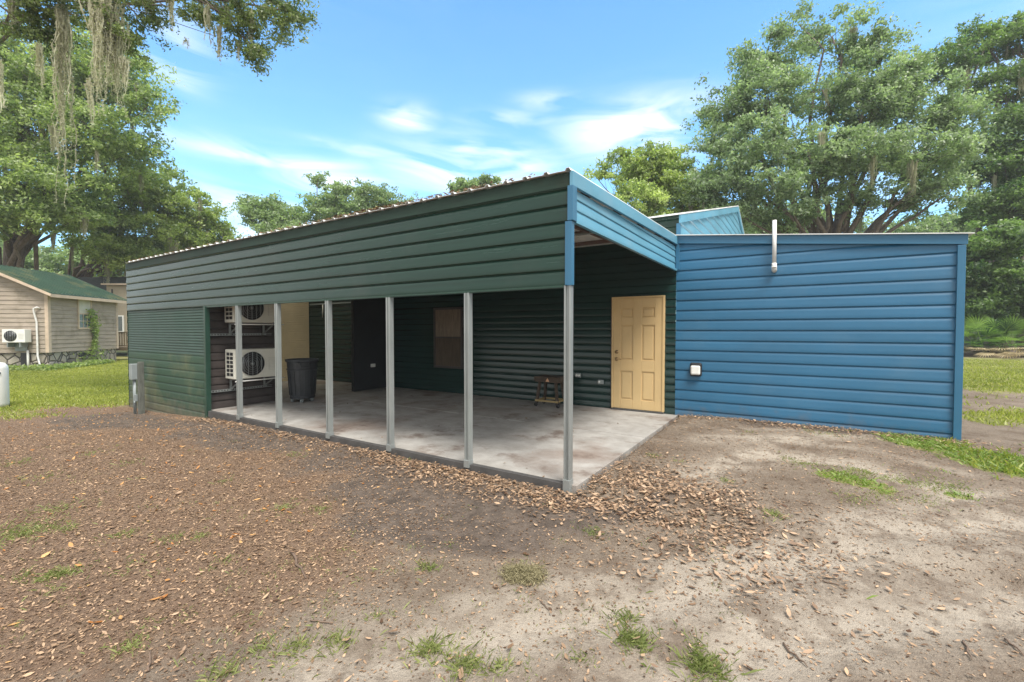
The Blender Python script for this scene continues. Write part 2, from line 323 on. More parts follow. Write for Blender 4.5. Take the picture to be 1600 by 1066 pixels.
def axis(c, fine, near, far, n1, n2):
    a = np.linspace(-near, near, n1); t = np.linspace(0, 1, n2 + 1)[1:]; o = near + (far - near) * t ** 3.2
    return c + np.concatenate([-o[::-1], a, o])
gx = axis(-1.5, .05, 8.0, 500, 300, 60); gy = axis(5.0, .05, 6.2, 500, 240, 60)
GX, GY = np.meshgrid(gx, gy); GZ = gz(GX, GY); nyy, nxx = GX.shape
idx = np.arange(nyy * nxx).reshape(nyy, nxx)
gq = np.stack([idx[:-1, :-1], idx[:-1, 1:], idx[1:, 1:], idx[1:, :-1]], -1).reshape(-1, 4)
mg = bpy.data.materials.new('ground_soil'); mg.use_nodes = True; t = mg.node_tree; b = t.nodes['Principled BSDF']
za = nd(t, 'ShaderNodeAttribute', attribute_name='zone'); zs_ = nd(t, 'ShaderNodeSeparateColor'); t.links.new(za.outputs['Color'], zs_.inputs[0])
tcg = nd(t, 'ShaderNodeTexCoord')
def gn(scale, det=8, rough=.65):
    n = nd(t, 'ShaderNodeTexNoise'); n.inputs['Scale'].default_value = scale; n.inputs['Detail'].default_value = det; n.inputs['Roughness'].default_value = rough
    t.links.new(tcg.outputs['Object'], n.inputs['Vector']); return n.outputs[0]
n1, n2, n3, n4 = gn(1.1), gn(9), gn(45, 4, .7), gn(160, 3, .7)
def ct(v, lo, hi): return mth(t, 'MULTIPLY', mth(t, 'SUBTRACT', v, lo), 1 / (hi - lo), clamp=True)
vor = nd(t, 'ShaderNodeTexVoronoi'); vor.inputs['Scale'].default_value = 48; t.links.new(tcg.outputs['Object'], vor.inputs['Vector'])
sc = nd(t, 'ShaderNodeSeparateColor'); t.links.new(vor.outputs['Color'], sc.inputs[0])
sand = mix(t, ct(n1, .35, .65), (.165, .128, .096), (.245, .20, .155)); sand = mix(t, mth(t, 'MULTIPLY', ct(n3, .45, .65), .6), sand, (.105, .08, .06)); sand = mix(t, mth(t, 'MULTIPLY', ct(n4, .5, .70), .6), sand, (.38, .33, .27))
litc = mix(t, sc.outputs[0], (.075, .050, .034), (.24, .165, .11)); litc = mix(t, ct(n2, .4, .62), litc, (.155, .10, .068)); litc = mix(t, mth(t, 'MULTIPLY', ct(n4, .52, .7), .7), litc, (.40, .27, .18))
drk = mix(t, ct(n2, .35, .65), (.068, .055, .046), (.15, .12, .098)); drk = mix(t, mth(t, 'MULTIPLY', ct(n4, .5, .7), .5), drk, (.24, .19, .15))
gsc = mix(t, ct(n2, .35, .65), (.13, .155, .04), (.26, .27, .08)); gsc = mix(t, mth(t, 'MULTIPLY', ct(n1, .5, .68), .75), gsc, (.30, .24, .12))
def edge(v, n, k=.5): return mth(t, 'MULTIPLY', mth(t, 'SUBTRACT', mth(t, 'ADD', v, mth(t, 'MULTIPLY', mth(t, 'SUBTRACT', n, .5), k * 2)), .30), 2.4, clamp=True)
tk_ = nd(t, 'ShaderNodeAttribute', attribute_name='track')
sand = mix(t, mth(t, 'MULTIPLY', mth(t, 'MULTIPLY', tk_.outputs['Fac'], ct(n2, .25, .5)), .85), sand, (.42, .37, .305))
sand = mix(t, mth(t, 'MULTIPLY', ct(gn(2.4, 9, .72), .48, .60), .6), sand, (.115, .082, .058))
gc = mix(t, mth(t, 'MULTIPLY', edge(zs_.outputs[0], n2), .85), sand, litc); gc = mix(t, edge(zs_.outputs[2], n2, .6), gc, drk); gc = mix(t, mth(t, 'MULTIPLY', edge(zs_.outputs[1], n2, .7), .8), gc, gsc)
t.links.new(gc, b.inputs['Base Color']); b.inputs['Roughness'].default_value = .95; b.inputs['Specular IOR Level'].default_value = .15
bh = mth(t, 'ADD', mth(t, 'MULTIPLY', n3, .6), mth(t, 'ADD', mth(t, 'MULTIPLY', n4, .3), mth(t, 'MULTIPLY', n2, 1.2)))
bp = nd(t, 'ShaderNodeBump'); bp.inputs['Strength'].default_value = 1; bp.inputs['Distance'].default_value = .030
t.links.new(bh, bp.inputs['Height']); t.links.new(bp.outputs[0], b.inputs['Normal'])
ground = big('ground', np.stack([GX, GY, GZ], -1).reshape(-1, 3), gq, mg, smooth=True); tag(ground, kind='structure')
trk = 0
for r_ in RUTS:
    trk = trk + seg(GX, GY, r_, .24)
    trk = trk + .5 * seg(GX, GY, [(a_ + .2, b_ + .75) for a_, b_ in r_], .12)
ta = ground.data.attributes.new('track', 'FLOAT', 'POINT'); ta.data.foreach_set('value', np.clip(trk, 0, 1).astype(np.float32).ravel())
zl, zg, zd = zones(GX, GY); ca = ground.data.attributes.new('zone', 'FLOAT_COLOR', 'POINT')
ca.data.foreach_set('color', np.stack([zl, zg, zd, np.ones_like(zl)], -1).astype(np.float32).ravel())

# ------------------------------------------------------------------ concrete slab
m_slab = bpy.data.materials.new('stained_concrete'); m_slab.use_nodes = True; t = m_slab.node_tree; b = t.nodes['Principled BSDF']; tcg = nd(t, 'ShaderNodeTexCoord')
n1, n2, n4 = gn(.75, 7, .6), gn(3.2, 8, .65), gn(60, 3)
c = mix(t, ct(n2, .35, .65), (.245, .232, .212), (.36, .347, .325)); c = mix(t, mth(t, 'MULTIPLY', ct(n1, .50, .64), .75), c, (.19, .14, .112)); c = mix(t, mth(t, 'MULTIPLY', ct(gn(1.5, 8, .72), .55, .66), .8), c, (.115, .085, .068)); c = mix(t, mth(t, 'MULTIPLY', ct(n4, .55, .7), .25), c, (.2, .19, .18))
t.links.new(c, b.inputs['Base Color']); b.inputs['Roughness'].default_value = .75
bp = nd(t, 'ShaderNodeBump'); bp.inputs['Distance'].default_value = .003; t.links.new(n4, bp.inputs['Height']); t.links.new(bp.outputs[0], b.inputs['Normal'])
sl = MB()
xs = [-12.45, -9.2, -5.62, -1.75]; ys = [3.86, 6.12, 8.02]   # control joints between pours
for i in range(3):
    for j in range(2): sl.box((xs[i] + (.010 if i else 0), ys[j] + (.010 if j else 0), -.22), (xs[i + 1] - (.010 if i < 2 else 0), ys[j + 1] - (.010 if j < 1 else 0), 0), .004)
sl.box((-12.4, 3.9, -.24), (-1.8, 8.0, -.12))
tag(sl.build('concrete_slab', m_slab), kind='structure')
sj = MB(); [sj.box((q - .0099, 3.88, -.10), (q + .0099, 8.0, -.006)) for q in xs[1:3]]; sj.box((-12.4, ys[1] - .0098, -.10), (-1.8, ys[1] + .0098, -.007)); tag(sj.build('slab_joint', M('joint_dirt', (.035, .03, .026), .9)), kind='structure')

# ------------------------------------------------------------------ main building
FY, BY = 3.843, 8.037                                    # front and back wall planes of the open porch
bld = thing('metal_building', 'low ribbed metal building, dark green with an open porch and a blue wing', 'building', (-1.8, 3.84, 0))
def P(o): o.parent = bld; o.matrix_parent_inverse = Matrix.Translation((1.8, -3.84, 0)); return o
def K(mb, name, mat, bevel=0.0): return P(mb.build(name, mat, None, bevel))
XL, XR, XO = -12.66, -1.80, -8.97
P(tag(siding('upper_siding', (XL, FY, 0), (1, 0, 0), (0, -1, 0), XR - .03 - XL, 1.885, 2.80, .150, LAP, m_green, None, 90, seed=1, wav=.0022)))
P(siding('fine_siding', (XL, FY + .012, 0), (1, 0, 0), (0, -1, 0), XO - XL, 1.0, 1.89, .052, FINE, m_greenfine, None, 40, seed=2, wav=.001))
P(siding('lower_siding', (XL, FY + .006, 0), (1, 0, 0), (0, -1, 0), XO - XL, -.34, 1.0, .148, LAP, m_greenlow, None, 40, seed=3, scale=.6, wav=.002))
P(siding('end_wall', (XL - .01, 9.0, 0), (0, -1, 0), (-1, 0, 0), 9.0 - FY, -.34, lambda u: 3.08 - u * .03, .150, LAP, m_green, None, 20, seed=4, scale=1.6))
K(MB().box((XL + .01, FY - .022, 2.795), (XR - .02, FY + .02, 2.925)), 'eave_trim', m_eave, .003)
K(MB().box((XO - .05, FY - .03, -.16), (XO + .03, FY + .05, 1.884)), 'corner_trim', m_greentrim, .004)
K(MB().box((XO, FY - .018, 1.862), (XR - .05, FY + .03, 1.884)), 'lower_edge_trim', m_greentrim, .002)
# posts and bottom track
for i, px in enumerate((374, 435, 514, 609, 731, 887)):
    x = onY(px, 650, FY)[0]; x = x if i < 5 else -1.835
    p = MB(); w = .033
    zt_ = 1.864 if i < 5 else 1.882; p.box((x - w, FY - .010, .05), (x + w, FY + .046, zt_)); p.box((x - w, FY - .024, .05), (x - w + .020, FY - .0101, zt_)); p.box((x + w - .020, FY - .024, .05), (x + w, FY - .0101, zt_)); p.box((x - w + .028, FY - .017, .05), (x + w - .028, FY - .0101, zt_))
    o = K(p, 'post', m_steel, .004)
    f = MB().box((x - w - .004, FY - .032, -.03 if i < 5 else -.10), (x + w + .003, FY + .05, .052)).build('post_foot', m_steel, o, .003)
tr = MB(); tr.box((XO + .03, FY - .012, -.10), (XR - .005, FY + .008, .006)); tr.box((XO + .03, FY + .009, .001), (XR - .005, FY + .05, .007))
K(tr, 'bottom_track', m_steeldk, .002)
# blue side skirt under the roof edge
XS = -1.80
P(siding('side_siding', (XS - .02, FY + .05, 0), (0, 1, 0), (1, 0, 0), BY - FY - .09, 2.50, lambda u: 2.79 + u * .026, .105, LAP, m_bluesunlit, None, 30, seed=6, scale=.8))
def zroof(y): return 2.932 + (y - FY) * .0285
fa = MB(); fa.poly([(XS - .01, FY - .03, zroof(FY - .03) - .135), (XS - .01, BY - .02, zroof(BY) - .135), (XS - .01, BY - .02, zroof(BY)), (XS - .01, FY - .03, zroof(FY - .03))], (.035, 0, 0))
K(fa, 'side_fascia', m_bluesunlit, .003)
K(MB().box((XS - .03, FY - .036, 2.478), (XS + .028, FY + .055, 2.80)), 'upper_corner_trim', m_bluetrim, .004)
K(MB().box((XS - .055, FY - .03, 1.885), (XS + .01, FY + .035, 2.476)).box((XS - .03, FY - .034, 1.88), (XS + .014, FY - .031, 2.47)), 'lower_corner_trim', m_bluetrim, .004)
K(MB().box((XS - .02, FY + .056, 2.468), (XS + .022, BY - .03, 2.5)), 'side_edge_trim', m_bluesunlit, .003)
scr = MB()
for z in (2.44, 1.93, 2.2): scr.lathe((XS - .012, FY - .035, z), [(0, 0), (.006, 0)], 8)
# porch roof
rf = MB(); X0, X1 = XL - .12, XS + .008; y0, y1 = FY - .055, 9.02
prof = []; x = X1
while x > X0 + .23:
    prof += [(x, .0), (x - .012, .024), (x - .040, .024), (x - .055, 0), (x - .13, .002), (x - .225, 0)]; x -= .229
prof = prof[::-1]; n = len(prof)
rows_ = (y0, 5.45, 7.95, y1); skip = lambda i, k: k == 1 and prof[i][0] < -9.5
V = [(a, yy, zroof(yy) + .004 + b_) for yy in rows_ for a, b_ in prof] + [(a, yy, zroof(yy) + .001 + b_) for yy in rows_ for a, b_ in prof]
F = []; FS = []
for k in (0, 1, 2):
    for i in range(n - 1):
        q = [(k * n + i, k * n + i + 1, (k + 1) * n + i + 1, (k + 1) * n + i), (4 * n + k * n + i, 4 * n + (k + 1) * n + i, 4 * n + (k + 1) * n + i + 1, 4 * n + k * n + i + 1)]
        if skip(i, k): FS.append(q[0])
        else: F += q
for i in range(n - 1): F.append((i, 4 * n + i, 4 * n + i + 1, i + 1))
rf.add(V, F); K(rf, 'porch_roof', m_roofm)
m_lightpanel = bpy.data.materials.new('translucent_panel'); m_lightpanel.use_nodes = True; t = m_lightpanel.node_tree; t.nodes.clear()
tb_ = nd(t, 'ShaderNodeBsdfTransparent'); tb_.inputs[0].default_value = (.36, .35, .30, 1); td_ = nd(t, 'ShaderNodeBsdfTranslucent'); td_.inputs[0].default_value = (.4, .38, .32, 1)
tx_ = nd(t, 'ShaderNodeMixShader'); tx_.inputs[0].default_value = .5; t.links.new(tb_.outputs[0], tx_.inputs[1]); t.links.new(td_.outputs[0], tx_.inputs[2]); to_ = nd(t, 'ShaderNodeOutputMaterial'); t.links.new(tx_.outputs[0], to_.inputs[0])
K(MB().add(V, FS), 'added_daylight_panel', m_lightpanel)  # unseen roof panel, added to let daylight onto the tan wall
for yy in (4.55, 5.55, 6.55, 7.5): K(MB().box((XL + .1, yy - .03, zroof(yy) - .062), (XS - .035, yy + .03, zroof(yy) - .003)), 'purlin', m_ceil, .003)
for xx in (-2.6, -4.9, -7.2, -9.5, -11.6): K(MB().obox((xx, FY + .06, zroof(FY) - .10), (xx, BY - .03, zroof(BY) - .10), .05, .07), 'rafter', m_ceil, .003)
K(MB().tube([(-4.6, 6.1, 2.86), (-3.4, 6.1, 2.86), (-2.15, 6.1, 2.86), (-2.06, 6.1, 2.84), (-2.03, 6.1, 2.74)], .018, 8), 'ceiling_conduit', m_greybox)
# back wall of the porch, nook and inner walls
P(siding('back_wall', (-12.3, BY, 0), (1, 0, 0), (0, -1, 0), -1.80 + 12.3, 0.003, 3.05, .133, LAP, m_inner, None, 90, seed=8, wav=.0005))
P(siding('tan_wall', (-12.3, BY - .02, 0), (0, -1, 0), (1, 0, 0), 3.0, 0.003, 3.0, .052, FINE, m_tan, None, 20, seed=9, scale=.5, wav=.001))
P(siding('equipment_wall', (-9.10, 5.22, 0), (0, -1, 0), (1, 0, 0), 5.22 - FY - .05, 0.003, 2.9, .150, LAP, m_brownwall, None, 20, seed=10, scale=1.2))
P(siding('room_back_wall', (-12.25, 5.23, 0), (1, 0, 0), (0, 1, 0), 3.12, 0.003, 2.9, .150, LAP, m_tan, None, 10, seed=12, scale=.6))
pt = MB().box((-8.93, 6.90, .003), (-8.83, 6.94, 2.95)); pt.box((-8.93, 6.94, .003), (-8.845, BY - .03, 2.95)); K(pt, 'partition_wall', M('black_panel', (.013, .016, .018), .6, var=.3), .003)
K(MB().box((-12.2, BY - .055, 2.19), (-8.94, BY - .025, 2.225)), 'track_rail', m_greybox)
K(MB().tube([(-11.55, BY - .07, 2.19), (-11.55, BY - .08, 1.82)], .012, 8), 'pull_rod', m_white)
# boarded window
wx0, wx1, wz0, wz1 = -7.27, -6.50, .62, 1.93
wf = MB()
for a in ((wx0 - .05, wz0 - .05, wx1 + .05, wz0), (wx0 - .05, wz1, wx1 + .05, wz1 + .05), (wx0 - .05, wz0, wx0, wz1), (wx1, wz0, wx1 + .05, wz1)): wf.box((a[0], BY - .055, a[1]), (a[2], BY + .01, a[3]))
wf.box((wx0, BY - .05, 1.27), (wx1, BY, 1.30)); wfo = K(wf, 'window', M('dark_window_frame', (.055, .05, .045), .4), .003)
for zz0, zz1, mm in ((1.302, wz1, m_plyw), (wz0, 1.268, m_plywd)): MB().box((wx0 + .002, BY - .040, zz0), (wx1 - .002, BY - .025, zz1)).build('board', mm, wfo).matrix_parent_inverse = Matrix.Translation((0, 0, 0))
# door
dx0, dx1, dz1 = -2.915, -1.990, 2.035
fr = MB().box((dx0 - .012, BY - .06, .03), (dx0 + .022, BY + .01, dz1)).box((dx1 - .022, BY - .06, .03), (dx1 + .012, BY + .01, dz1)).box((dx0 - .012, BY - .06, dz1), (dx1 + .012, BY + .01, dz1 + .028))
K(fr, 'door_frame', m_door, .003)
K(MB().box((dx0 - .03, BY - .05, .03), (dx0 - .013, BY, dz1 + .02)), 'door_side_gap', m_dark)
K(MB().box((dx0 - .01, BY - .085, .002), (dx1 + .01, BY + .01, .029)), 'door_threshold', m_steeldk, .003)
dr = MB(); A0, A1 = dx0 + .024, dx1 - .024; yf = BY - .048
cols_ = [(A0 + .13, A0 + .36), (A1 - .36, A1 - .13)]; rows = [(.20, .72), (.92, 1.55), (1.68, 1.86)]
dr.box((A0, yf + .016, .032), (A1, yf + .05, dz1 - .003))
xsplit = [A0, cols_[0][0], cols_[0][1], cols_[1][0], cols_[1][1], A1]
for a, bb in ((0, 1), (2, 3), (4, 5)): dr.box((xsplit[a], yf, .032), (xsplit[bb], yf + .0158, dz1 - .003))
for cx0, cx1 in cols_:
    zz = [.032] + [z for r in rows for z in r] + [dz1 - .003]
    for a in range(0, len(zz), 2): dr.box((cx0 + .0005, yf, zz[a]), (cx1 - .0005, yf + .0158, zz[a + 1]))
    for z0, z1 in rows: dr.box((cx0 + .03, yf + .005, z0 + .03), (cx1 - .03, yf + .0158, z1 - .03))
do = K(dr, 'door', m_door, .004)
for z, nm in ((1.06, 'deadbolt'), (.93, 'door_knob')):
    k = MB(); cx = A0 + .065
    k.tube([(cx, yf - .001, z), (cx, yf - .012, z)], .033, 18)
    if nm == 'deadbolt': k.tube([(cx, yf - .012, z), (cx, yf - .03, z)], [.024, .02], 16)
    else: k.tube([(cx, yf - .012, z), (cx, yf - .045, z)], .012, 10); k.obox((cx - .01, yf - .05, z), (cx + .1, yf - .05, z), .014, .018)
    k.build(nm, m_brass, do)
# power outlets
def outlet(x, z, n, Y=BY, mat=m_white):
    m = MB().box((x - .055, Y - .055, z - .04), (x + .055, Y - .02, z + .04), .006)
    o = K(m, 'outlet_box', m_greybox)
    q = MB()
    for i in range(n): q.tube([(x - .022 + .05 * i, Y - .056, z + .005), (x - .022 + .05 * i, Y - .085, z)], .019, 12)
    q.build('outlet_cover', mat, o); return o
outlet(-3.60, .585, 2); outlet(-3.14, .485, 1, mat=m_white)
K(MB().box((-8.829, 7.38, .55), (-8.79, 7.50, .63), .006).tube([(-8.79, 7.44, .59), (-8.76, 7.44, .59)], .02, 10), 'outlet_box', m_white)
# blue wing
XW = 1.74
def zb(x): return 3.062 + (x + 1.76) * (2.690 - 3.062) / (1.77 + 1.76)
P(siding('blue_wall', (XS + .0, BY, 0), (1, 0, 0), (0, -1, 0), XW - XS, -.01, lambda u: zb(XS + u) - .02, .169, LAP, m_blue, None, 60, seed=14, wav=.0022, phase=.05))
P(siding('blue_side_wall', (XW + .02, BY, 0), (0, 1, 0), (1, 0, 0), 12, -.05, 2.66, .169, LAP, m_blue, None, 20, seed=15))
fb = MB().poly([(XS + .03, BY - .045, zb(XS) - .135), (XW + .05, BY - .045, zb(XW) - .135), (XW + .05, BY - .045, zb(XW) - .003), (XS + .03, BY - .045, zb(XS) - .003)], (0, .03, 0)); K(fb, 'blue_fascia', m_bluetrim, .003)
K(MB().box((XW - .045, BY - .043, -.06), (XW + .035, BY + .04, zb(XW) - .137)), 'blue_corner_trim', m_bluetrim, .004)
K(MB().box((XS - .01, BY - .035, 2.49), (XS + .055, BY + .01, zb(XS) - .137)), 'joint_trim', m_bluetrim, .003)
rb = MB().poly([(XS, BY - .08, zb(XS)), (XW + .10, BY - .08, zb(XW + .10)), (XW + .10, BY - .08, zb(XW + .1) + .012), (XS, BY - .08, zb(XS) + .012)], (0, 12.2, 0))
for i in range(52): rb.obox((XS + .02, BY + .1 + i * .229, zb(XS) + .018), (XW + .08, BY + .1 + i * .229, zb(XW + .08) + .018), .03, .02)
K(rb, 'wing_roof', m_roofm)
# main gabled part behind: eave wall, gable end, roof
GXR, GE, GR, GB = -1.964, 9.0, 18.1, 25.5; EZ, RZ = 3.66, 5.89
P(siding('eave_wall', (-12.6, GE, 0), (1, 0, 0), (0, -1, 0), GXR + 12.6, 3.0, EZ - .01, .15, LAP, m_green, None, 30, seed=20))
def zg_(u): return EZ + (RZ - EZ) * (u / (GR - GE)) if u < GR - GE else RZ - .30 * (u - (GR - GE))
P(siding('gable_wall', (GXR - .015, GE, 0), (0, 1, 0), (1, 0, 0), GB - GE, 2.6, lambda u: zg_(u) - .02, .229, LAP, m_bluesunlit, None, 160, seed=21, scale=1.5, wav=.004))
P(siding('rear_gable_wall', (-12.6, GB, 0), (0, -1, 0), (-1, 0, 0), GB - GE, -.3, lambda u: zg_(GB - GE - u) - .02, .229, LAP, m_green, None, 40, seed=22))
gf = MB().poly([(GXR - .0, GE - .06, EZ - .17), (GXR, GR, RZ - .19), (GXR, GR, RZ), (GXR, GE - .06, EZ - .015)], (.04, 0, 0)); gf.poly([(GXR, GR, RZ - .19), (GXR, GB, RZ - .3 * (GB - GR) - .2), (GXR, GB, RZ - .3 * (GB - GR)), (GXR, GR, RZ)], (.04, 0, 0)); K(gf, 'gable_fascia', m_bluesunlit, .004)
K(MB().box((GXR - .05, GE - .05, 3.0), (GXR + .02, GE + .03, EZ - .17)), 'gable_corner_trim', m_bluetrim, .004)
for ya, za, yb, zb2 in ((GE - .1, EZ - .02, GR, RZ + .005), (GR, RZ + .005, GB + .1, RZ - .3 * (GB - GR) - .02)):
    g = MB(); g.poly([(-12.75, ya, za), (GXR + .05, ya, za), (GXR + .05, yb, zb2), (-12.75, yb, zb2)], (0, 0, .01))
    xx = GXR + .02
    while xx > -12.7: g.obox((xx, ya, za + .02), (xx, yb, zb2 + .02), .035, .022); xx -= .229
    K(g, 'main_roof', m_roofm)
# vent pipe and wall lamp on the blue wall
K(MB().tube([(-.345, BY - .005, 2.385), (-.345, BY - .055, 2.375), (-.345, BY - .085, 2.395), (-.345, BY - .09, 2.44)], .036, 16).tube([(-.345, BY - .09, 2.43), (-.350, BY - .09, 3.13)], .029, 16).tube([(-.345, BY - .09, 2.40), (-.345, BY - .09, 2.48)], .034, 16), 'vent_pipe', m_pvc)
lm = MB().box((-1.46 - .095, BY - .075, .685), (-1.46 + .095, BY - .015, .915), .03); lo = K(lm, 'wall_lamp', m_dark)
MB().box((-1.46 - .075, BY - .105, .715), (-1.46 + .075, BY - .07, .87), .022).build('lamp_lens', M('frosted_lens', (.74, .74, .70), .3), lo)

# ------------------------------------------------------------------ air conditioners on the equipment wall
def ac_unit(label, z, L=.85, H=.545, D=.35, mat=m_acwhite, group=None, loc=None, rz=0, slots=(2, 6)):
    r = thing('ac_unit', label, 'air conditioner', loc, rz, group)     # local: x out of the wall, y along it, z up
    MB().box((.0, 0, 0), (D, L, H), .012).build('casing', mat, r)
    cy, cz, rr = L * .37, H * .50, H * .41
    g = MB(); g.tube([(D + .001, cy, cz), (D + .008, cy, cz)], rr, 36); g.build('fan_opening', m_dark, r)
    gg = MB()
    for k in range(6):
        q = rr * (k + 1) / 6; gg.tube([(D + .012, cy + q * math.cos(a), cz + q * math.sin(a)) for a in np.linspace(0, 6.2832, 33)], .0022, 4, False)
    for k in range(-2, 3):
        yy = k * rr * .36; hh = math.sqrt(rr * rr - yy * yy); gg.tube([(D + .014, cy + yy, cz - hh), (D + .014, cy + yy, cz + hh)], .005, 5)
    gg.tube([(D + .012, cy, cz), (D + .018, cy, cz)], .022, 12); gg.build('fan_guard', m_steel, r)
    s = MB(); nc, nr = slots
    for i in range(nc):
        for j in range(nr):
            w, h = (D - .10) / nc, (H - .09) / nr
            s.box((.05 + i * w + .012, -.003, .045 + j * h + .010), (.05 + (i + 1) * w - .012, .004, .045 + (j + 1) * h - .010))
    s.build('side_grille', m_dark, r)
    p = MB()
    for k in range(9): p.box((D - .002, L * .74, H * .25 + k * .028), (D + .003, L * .95, H * .25 + k * .028 + .004))
    p.box((D - .002, L * .735, H * .25), (D + .0025, L * .742, H * .70)); p.build('panel_lines', M('ac_panel_line', (.40, .40, .36), .5), r)
    return r
def rack(label, z, y0, y1, group):
    r = thing('wall_bracket', label, 'bracket', (-9.07, y0, z), 0, group)
    L = y1 - y0
    h = MB().box((.0, -.30, -.245), (.02, L + .05, -.236)).box((.0, -.30, -.214), (.02, L + .05, -.205))
    for k in range(int((L + .3) / .05)): h.box((.001, -.28 + k * .05, -.24), (.019, -.28 + k * .05 + .022, -.21))
    h.build('strut_rail', m_steel, r)
    for y in (.10, L - .12): MB().obox((.03, y, -.02), (.46, y, -.02), .035, .028).obox((.035, y, -.21), (.40, y, -.03), .02, .02).obox((.035, y, -.24), (.035, y, -.02), .03, .03).build('bracket_arm', m_steel, r)
    MB().tube([(.455, -.02, -.035), (.455, L + .05, -.035)], .011, 8).build('front_rail', m_white, r)
gA = 'air conditioners stacked on the porch side wall'
ac_unit('cream air conditioner on the lower bracket beside the trash can', 0, loc=(-9.02, 4.17, .555), group=gA)
ac_unit('cream air conditioner mounted highest, half hidden by the green siding edge', 0, loc=(-9.02, 4.17, 1.60), group=gA)
rack('slotted steel bracket under the lower air conditioner', .555, 4.17, 5.02, 'steel brackets on the porch side wall')
rack('slotted steel bracket under the upper air conditioner', 1.60, 4.17, 5.02, 'steel brackets on the porch side wall')

# ------------------------------------------------------------------ trash can on its dolly
bx_, by_ = onZ(473, 627, 0)[:2]
tcn = thing('trash_can', 'dark slate round plastic trash can standing on a wheeled dolly in the porch', 'trash can', (bx_, by_, 0))
bd = MB(); prof = [(0, .10), (.225, .10), (.235, .115), (.245, .30), (.262, .50), (.277, .66), (.29, .80), (.292, .82), (.315, .825), (.318, .865), (.30, .87), (.285, .865), (.278, .80), (.24, .3), (.22, .14), (0, .14)]
bd.lathe((0, 0, 0), prof, 40); bd.build('can_body', m_bin, tcn)
rbm = MB()
for k in range(16):
    a = 2 * math.pi * k / 16; rbm.obox((.243 * math.cos(a), .243 * math.sin(a), .15), (.277 * math.cos(a), .277 * math.sin(a), .64), .03, .012, (math.cos(a), math.sin(a), 0))
rbm.lathe((0, 0, 0), [(.284, .655), (.294, .66), (.296, .672), (.288, .68)], 40); rbm.build('rib', m_bin, tcn)
for a in (math.atan2(-by_, -bx_) + .15, math.atan2(-by_, -bx_) + .15 + math.pi):
    c_, s_ = math.cos(a), math.sin(a); hh = MB(); px_, py_ = -s_, c_
    hh.tube([(.285 * c_ + px_ * .09, .285 * s_ + py_ * .09, .80), (.335 * c_ + px_ * .08, .335 * s_ + py_ * .08, .79), (.335 * c_ + px_ * .08, .335 * s_ + py_ * .08, .72), (.335 * c_ - px_ * .08, .335 * s_ - py_ * .08, .72), (.335 * c_ - px_ * .08, .335 * s_ - py_ * .08, .79), (.285 * c_ - px_ * .09, .285 * s_ - py_ * .09, .80)], .013, 8); hh.build('handle', m_bin, tcn)
dl = MB(); dl.lathe((0, 0, 0), [(0, .072), (.2, .072), (.235, .075), (.24, .105), (.225, .12), (.222, .09), (0, .09)], 32); dl.build('dolly', m_bin, tcn)
for k in range(5):
    a = 2 * math.pi * k / 5 + .6; x, y = .19 * math.cos(a), .19 * math.sin(a)
    w = MB().tube([(x - .014, y, .036), (x + .014, y, .036)], .036, 16); wo_ = w.build('caster', m_greybox, tcn); MB().box((x - .022, y - .02, .03), (x - .017, y + .02, .074)).box((x + .017, y - .02, .03), (x + .022, y + .02, .074)).box((x - .022, y - .02, .0735), (x + .022, y + .02, .0745)).build('caster_fork', m_steel, wo_)

# ------------------------------------------------------------------ little wooden work stand
sx, sy = -4.02, 7.66
st = thing('work_stand', 'small old wooden stand on casters against the dark back wall, beside the corner post', 'stand', (sx, sy, 0))
tp = MB().box((-.25, -.17, .47), (.25, .17, .575), .008); tp.box((-.29, -.15, .49), (-.252, .15, .565), .004); tp.build('top', m_wood, st)
tri = MB().poly([(-.02, -.174, .485), (.06, -.174, .485), (.02, -.174, .555)], (0, .003, 0)); tri.build('warning_triangle', M('orange_label', (.62, .35, .2), .6), st)
for ax, ay in ((-1, -1), (1, -1), (-1, 1), (1, 1)):
    MB().obox((ax * .17, ay * .12, .47), (ax * .22, ay * .16, .075), .045, .045).build('leg', m_wood, st)
    c_ = MB().tube([(ax * .235, ay * .16 - .012, .035), (ax * .235, ay * .16 + .012, .035)], .035, 14); c_.box((ax * .22 - .03, ay * .16 - .02, .0655), (ax * .22 + .03, ay * .16 + .02, .075)); c_.build('caster', m_dark, st)
s2 = MB().box((-.24, -.19, .10), (.24, -.165, .135)).box((-.24, .165, .10), (.24, .19, .135)).box((-.235, -.164, .10), (-.205, .164, .135)).box((.205, -.164, .10), (.235, .164, .135)); s2.build('stretcher', M('pale_stretcher_wood', (.30, .22, .10), .8), st)

# ------------------------------------------------------------------ electric pedestal by the left wall
ex, ey = -11.30, 3.58; ez = float(gz(ex, ey))
ep = thing('meter_post', 'weathered post with grey electrical box and conduits at the left end of the green wall', 'utility post', (ex, ey, ez))
MB().box((.02, -.02, -.05), (.105, .07, 1.06), .006).build('post', m_greywood, ep)
MB().box((-.13, -.11, .70), (.018, .03, 1.02), .01).build('meter_box', m_greybox, ep)
for x_, r_ in ((-.09, .02), (-.035, .016)): MB().tube([(x_, -.04, -.03), (x_, -.04, .70)], r_, 10).build('conduit', m_greybox, ep)
MB().box((-.03, -.06, .26), (.03, -.02, .40), .006).tube([(.0, -.07, .27), (.06, -.08, .24)], .012, 8).build('tap', m_greybox, ep)

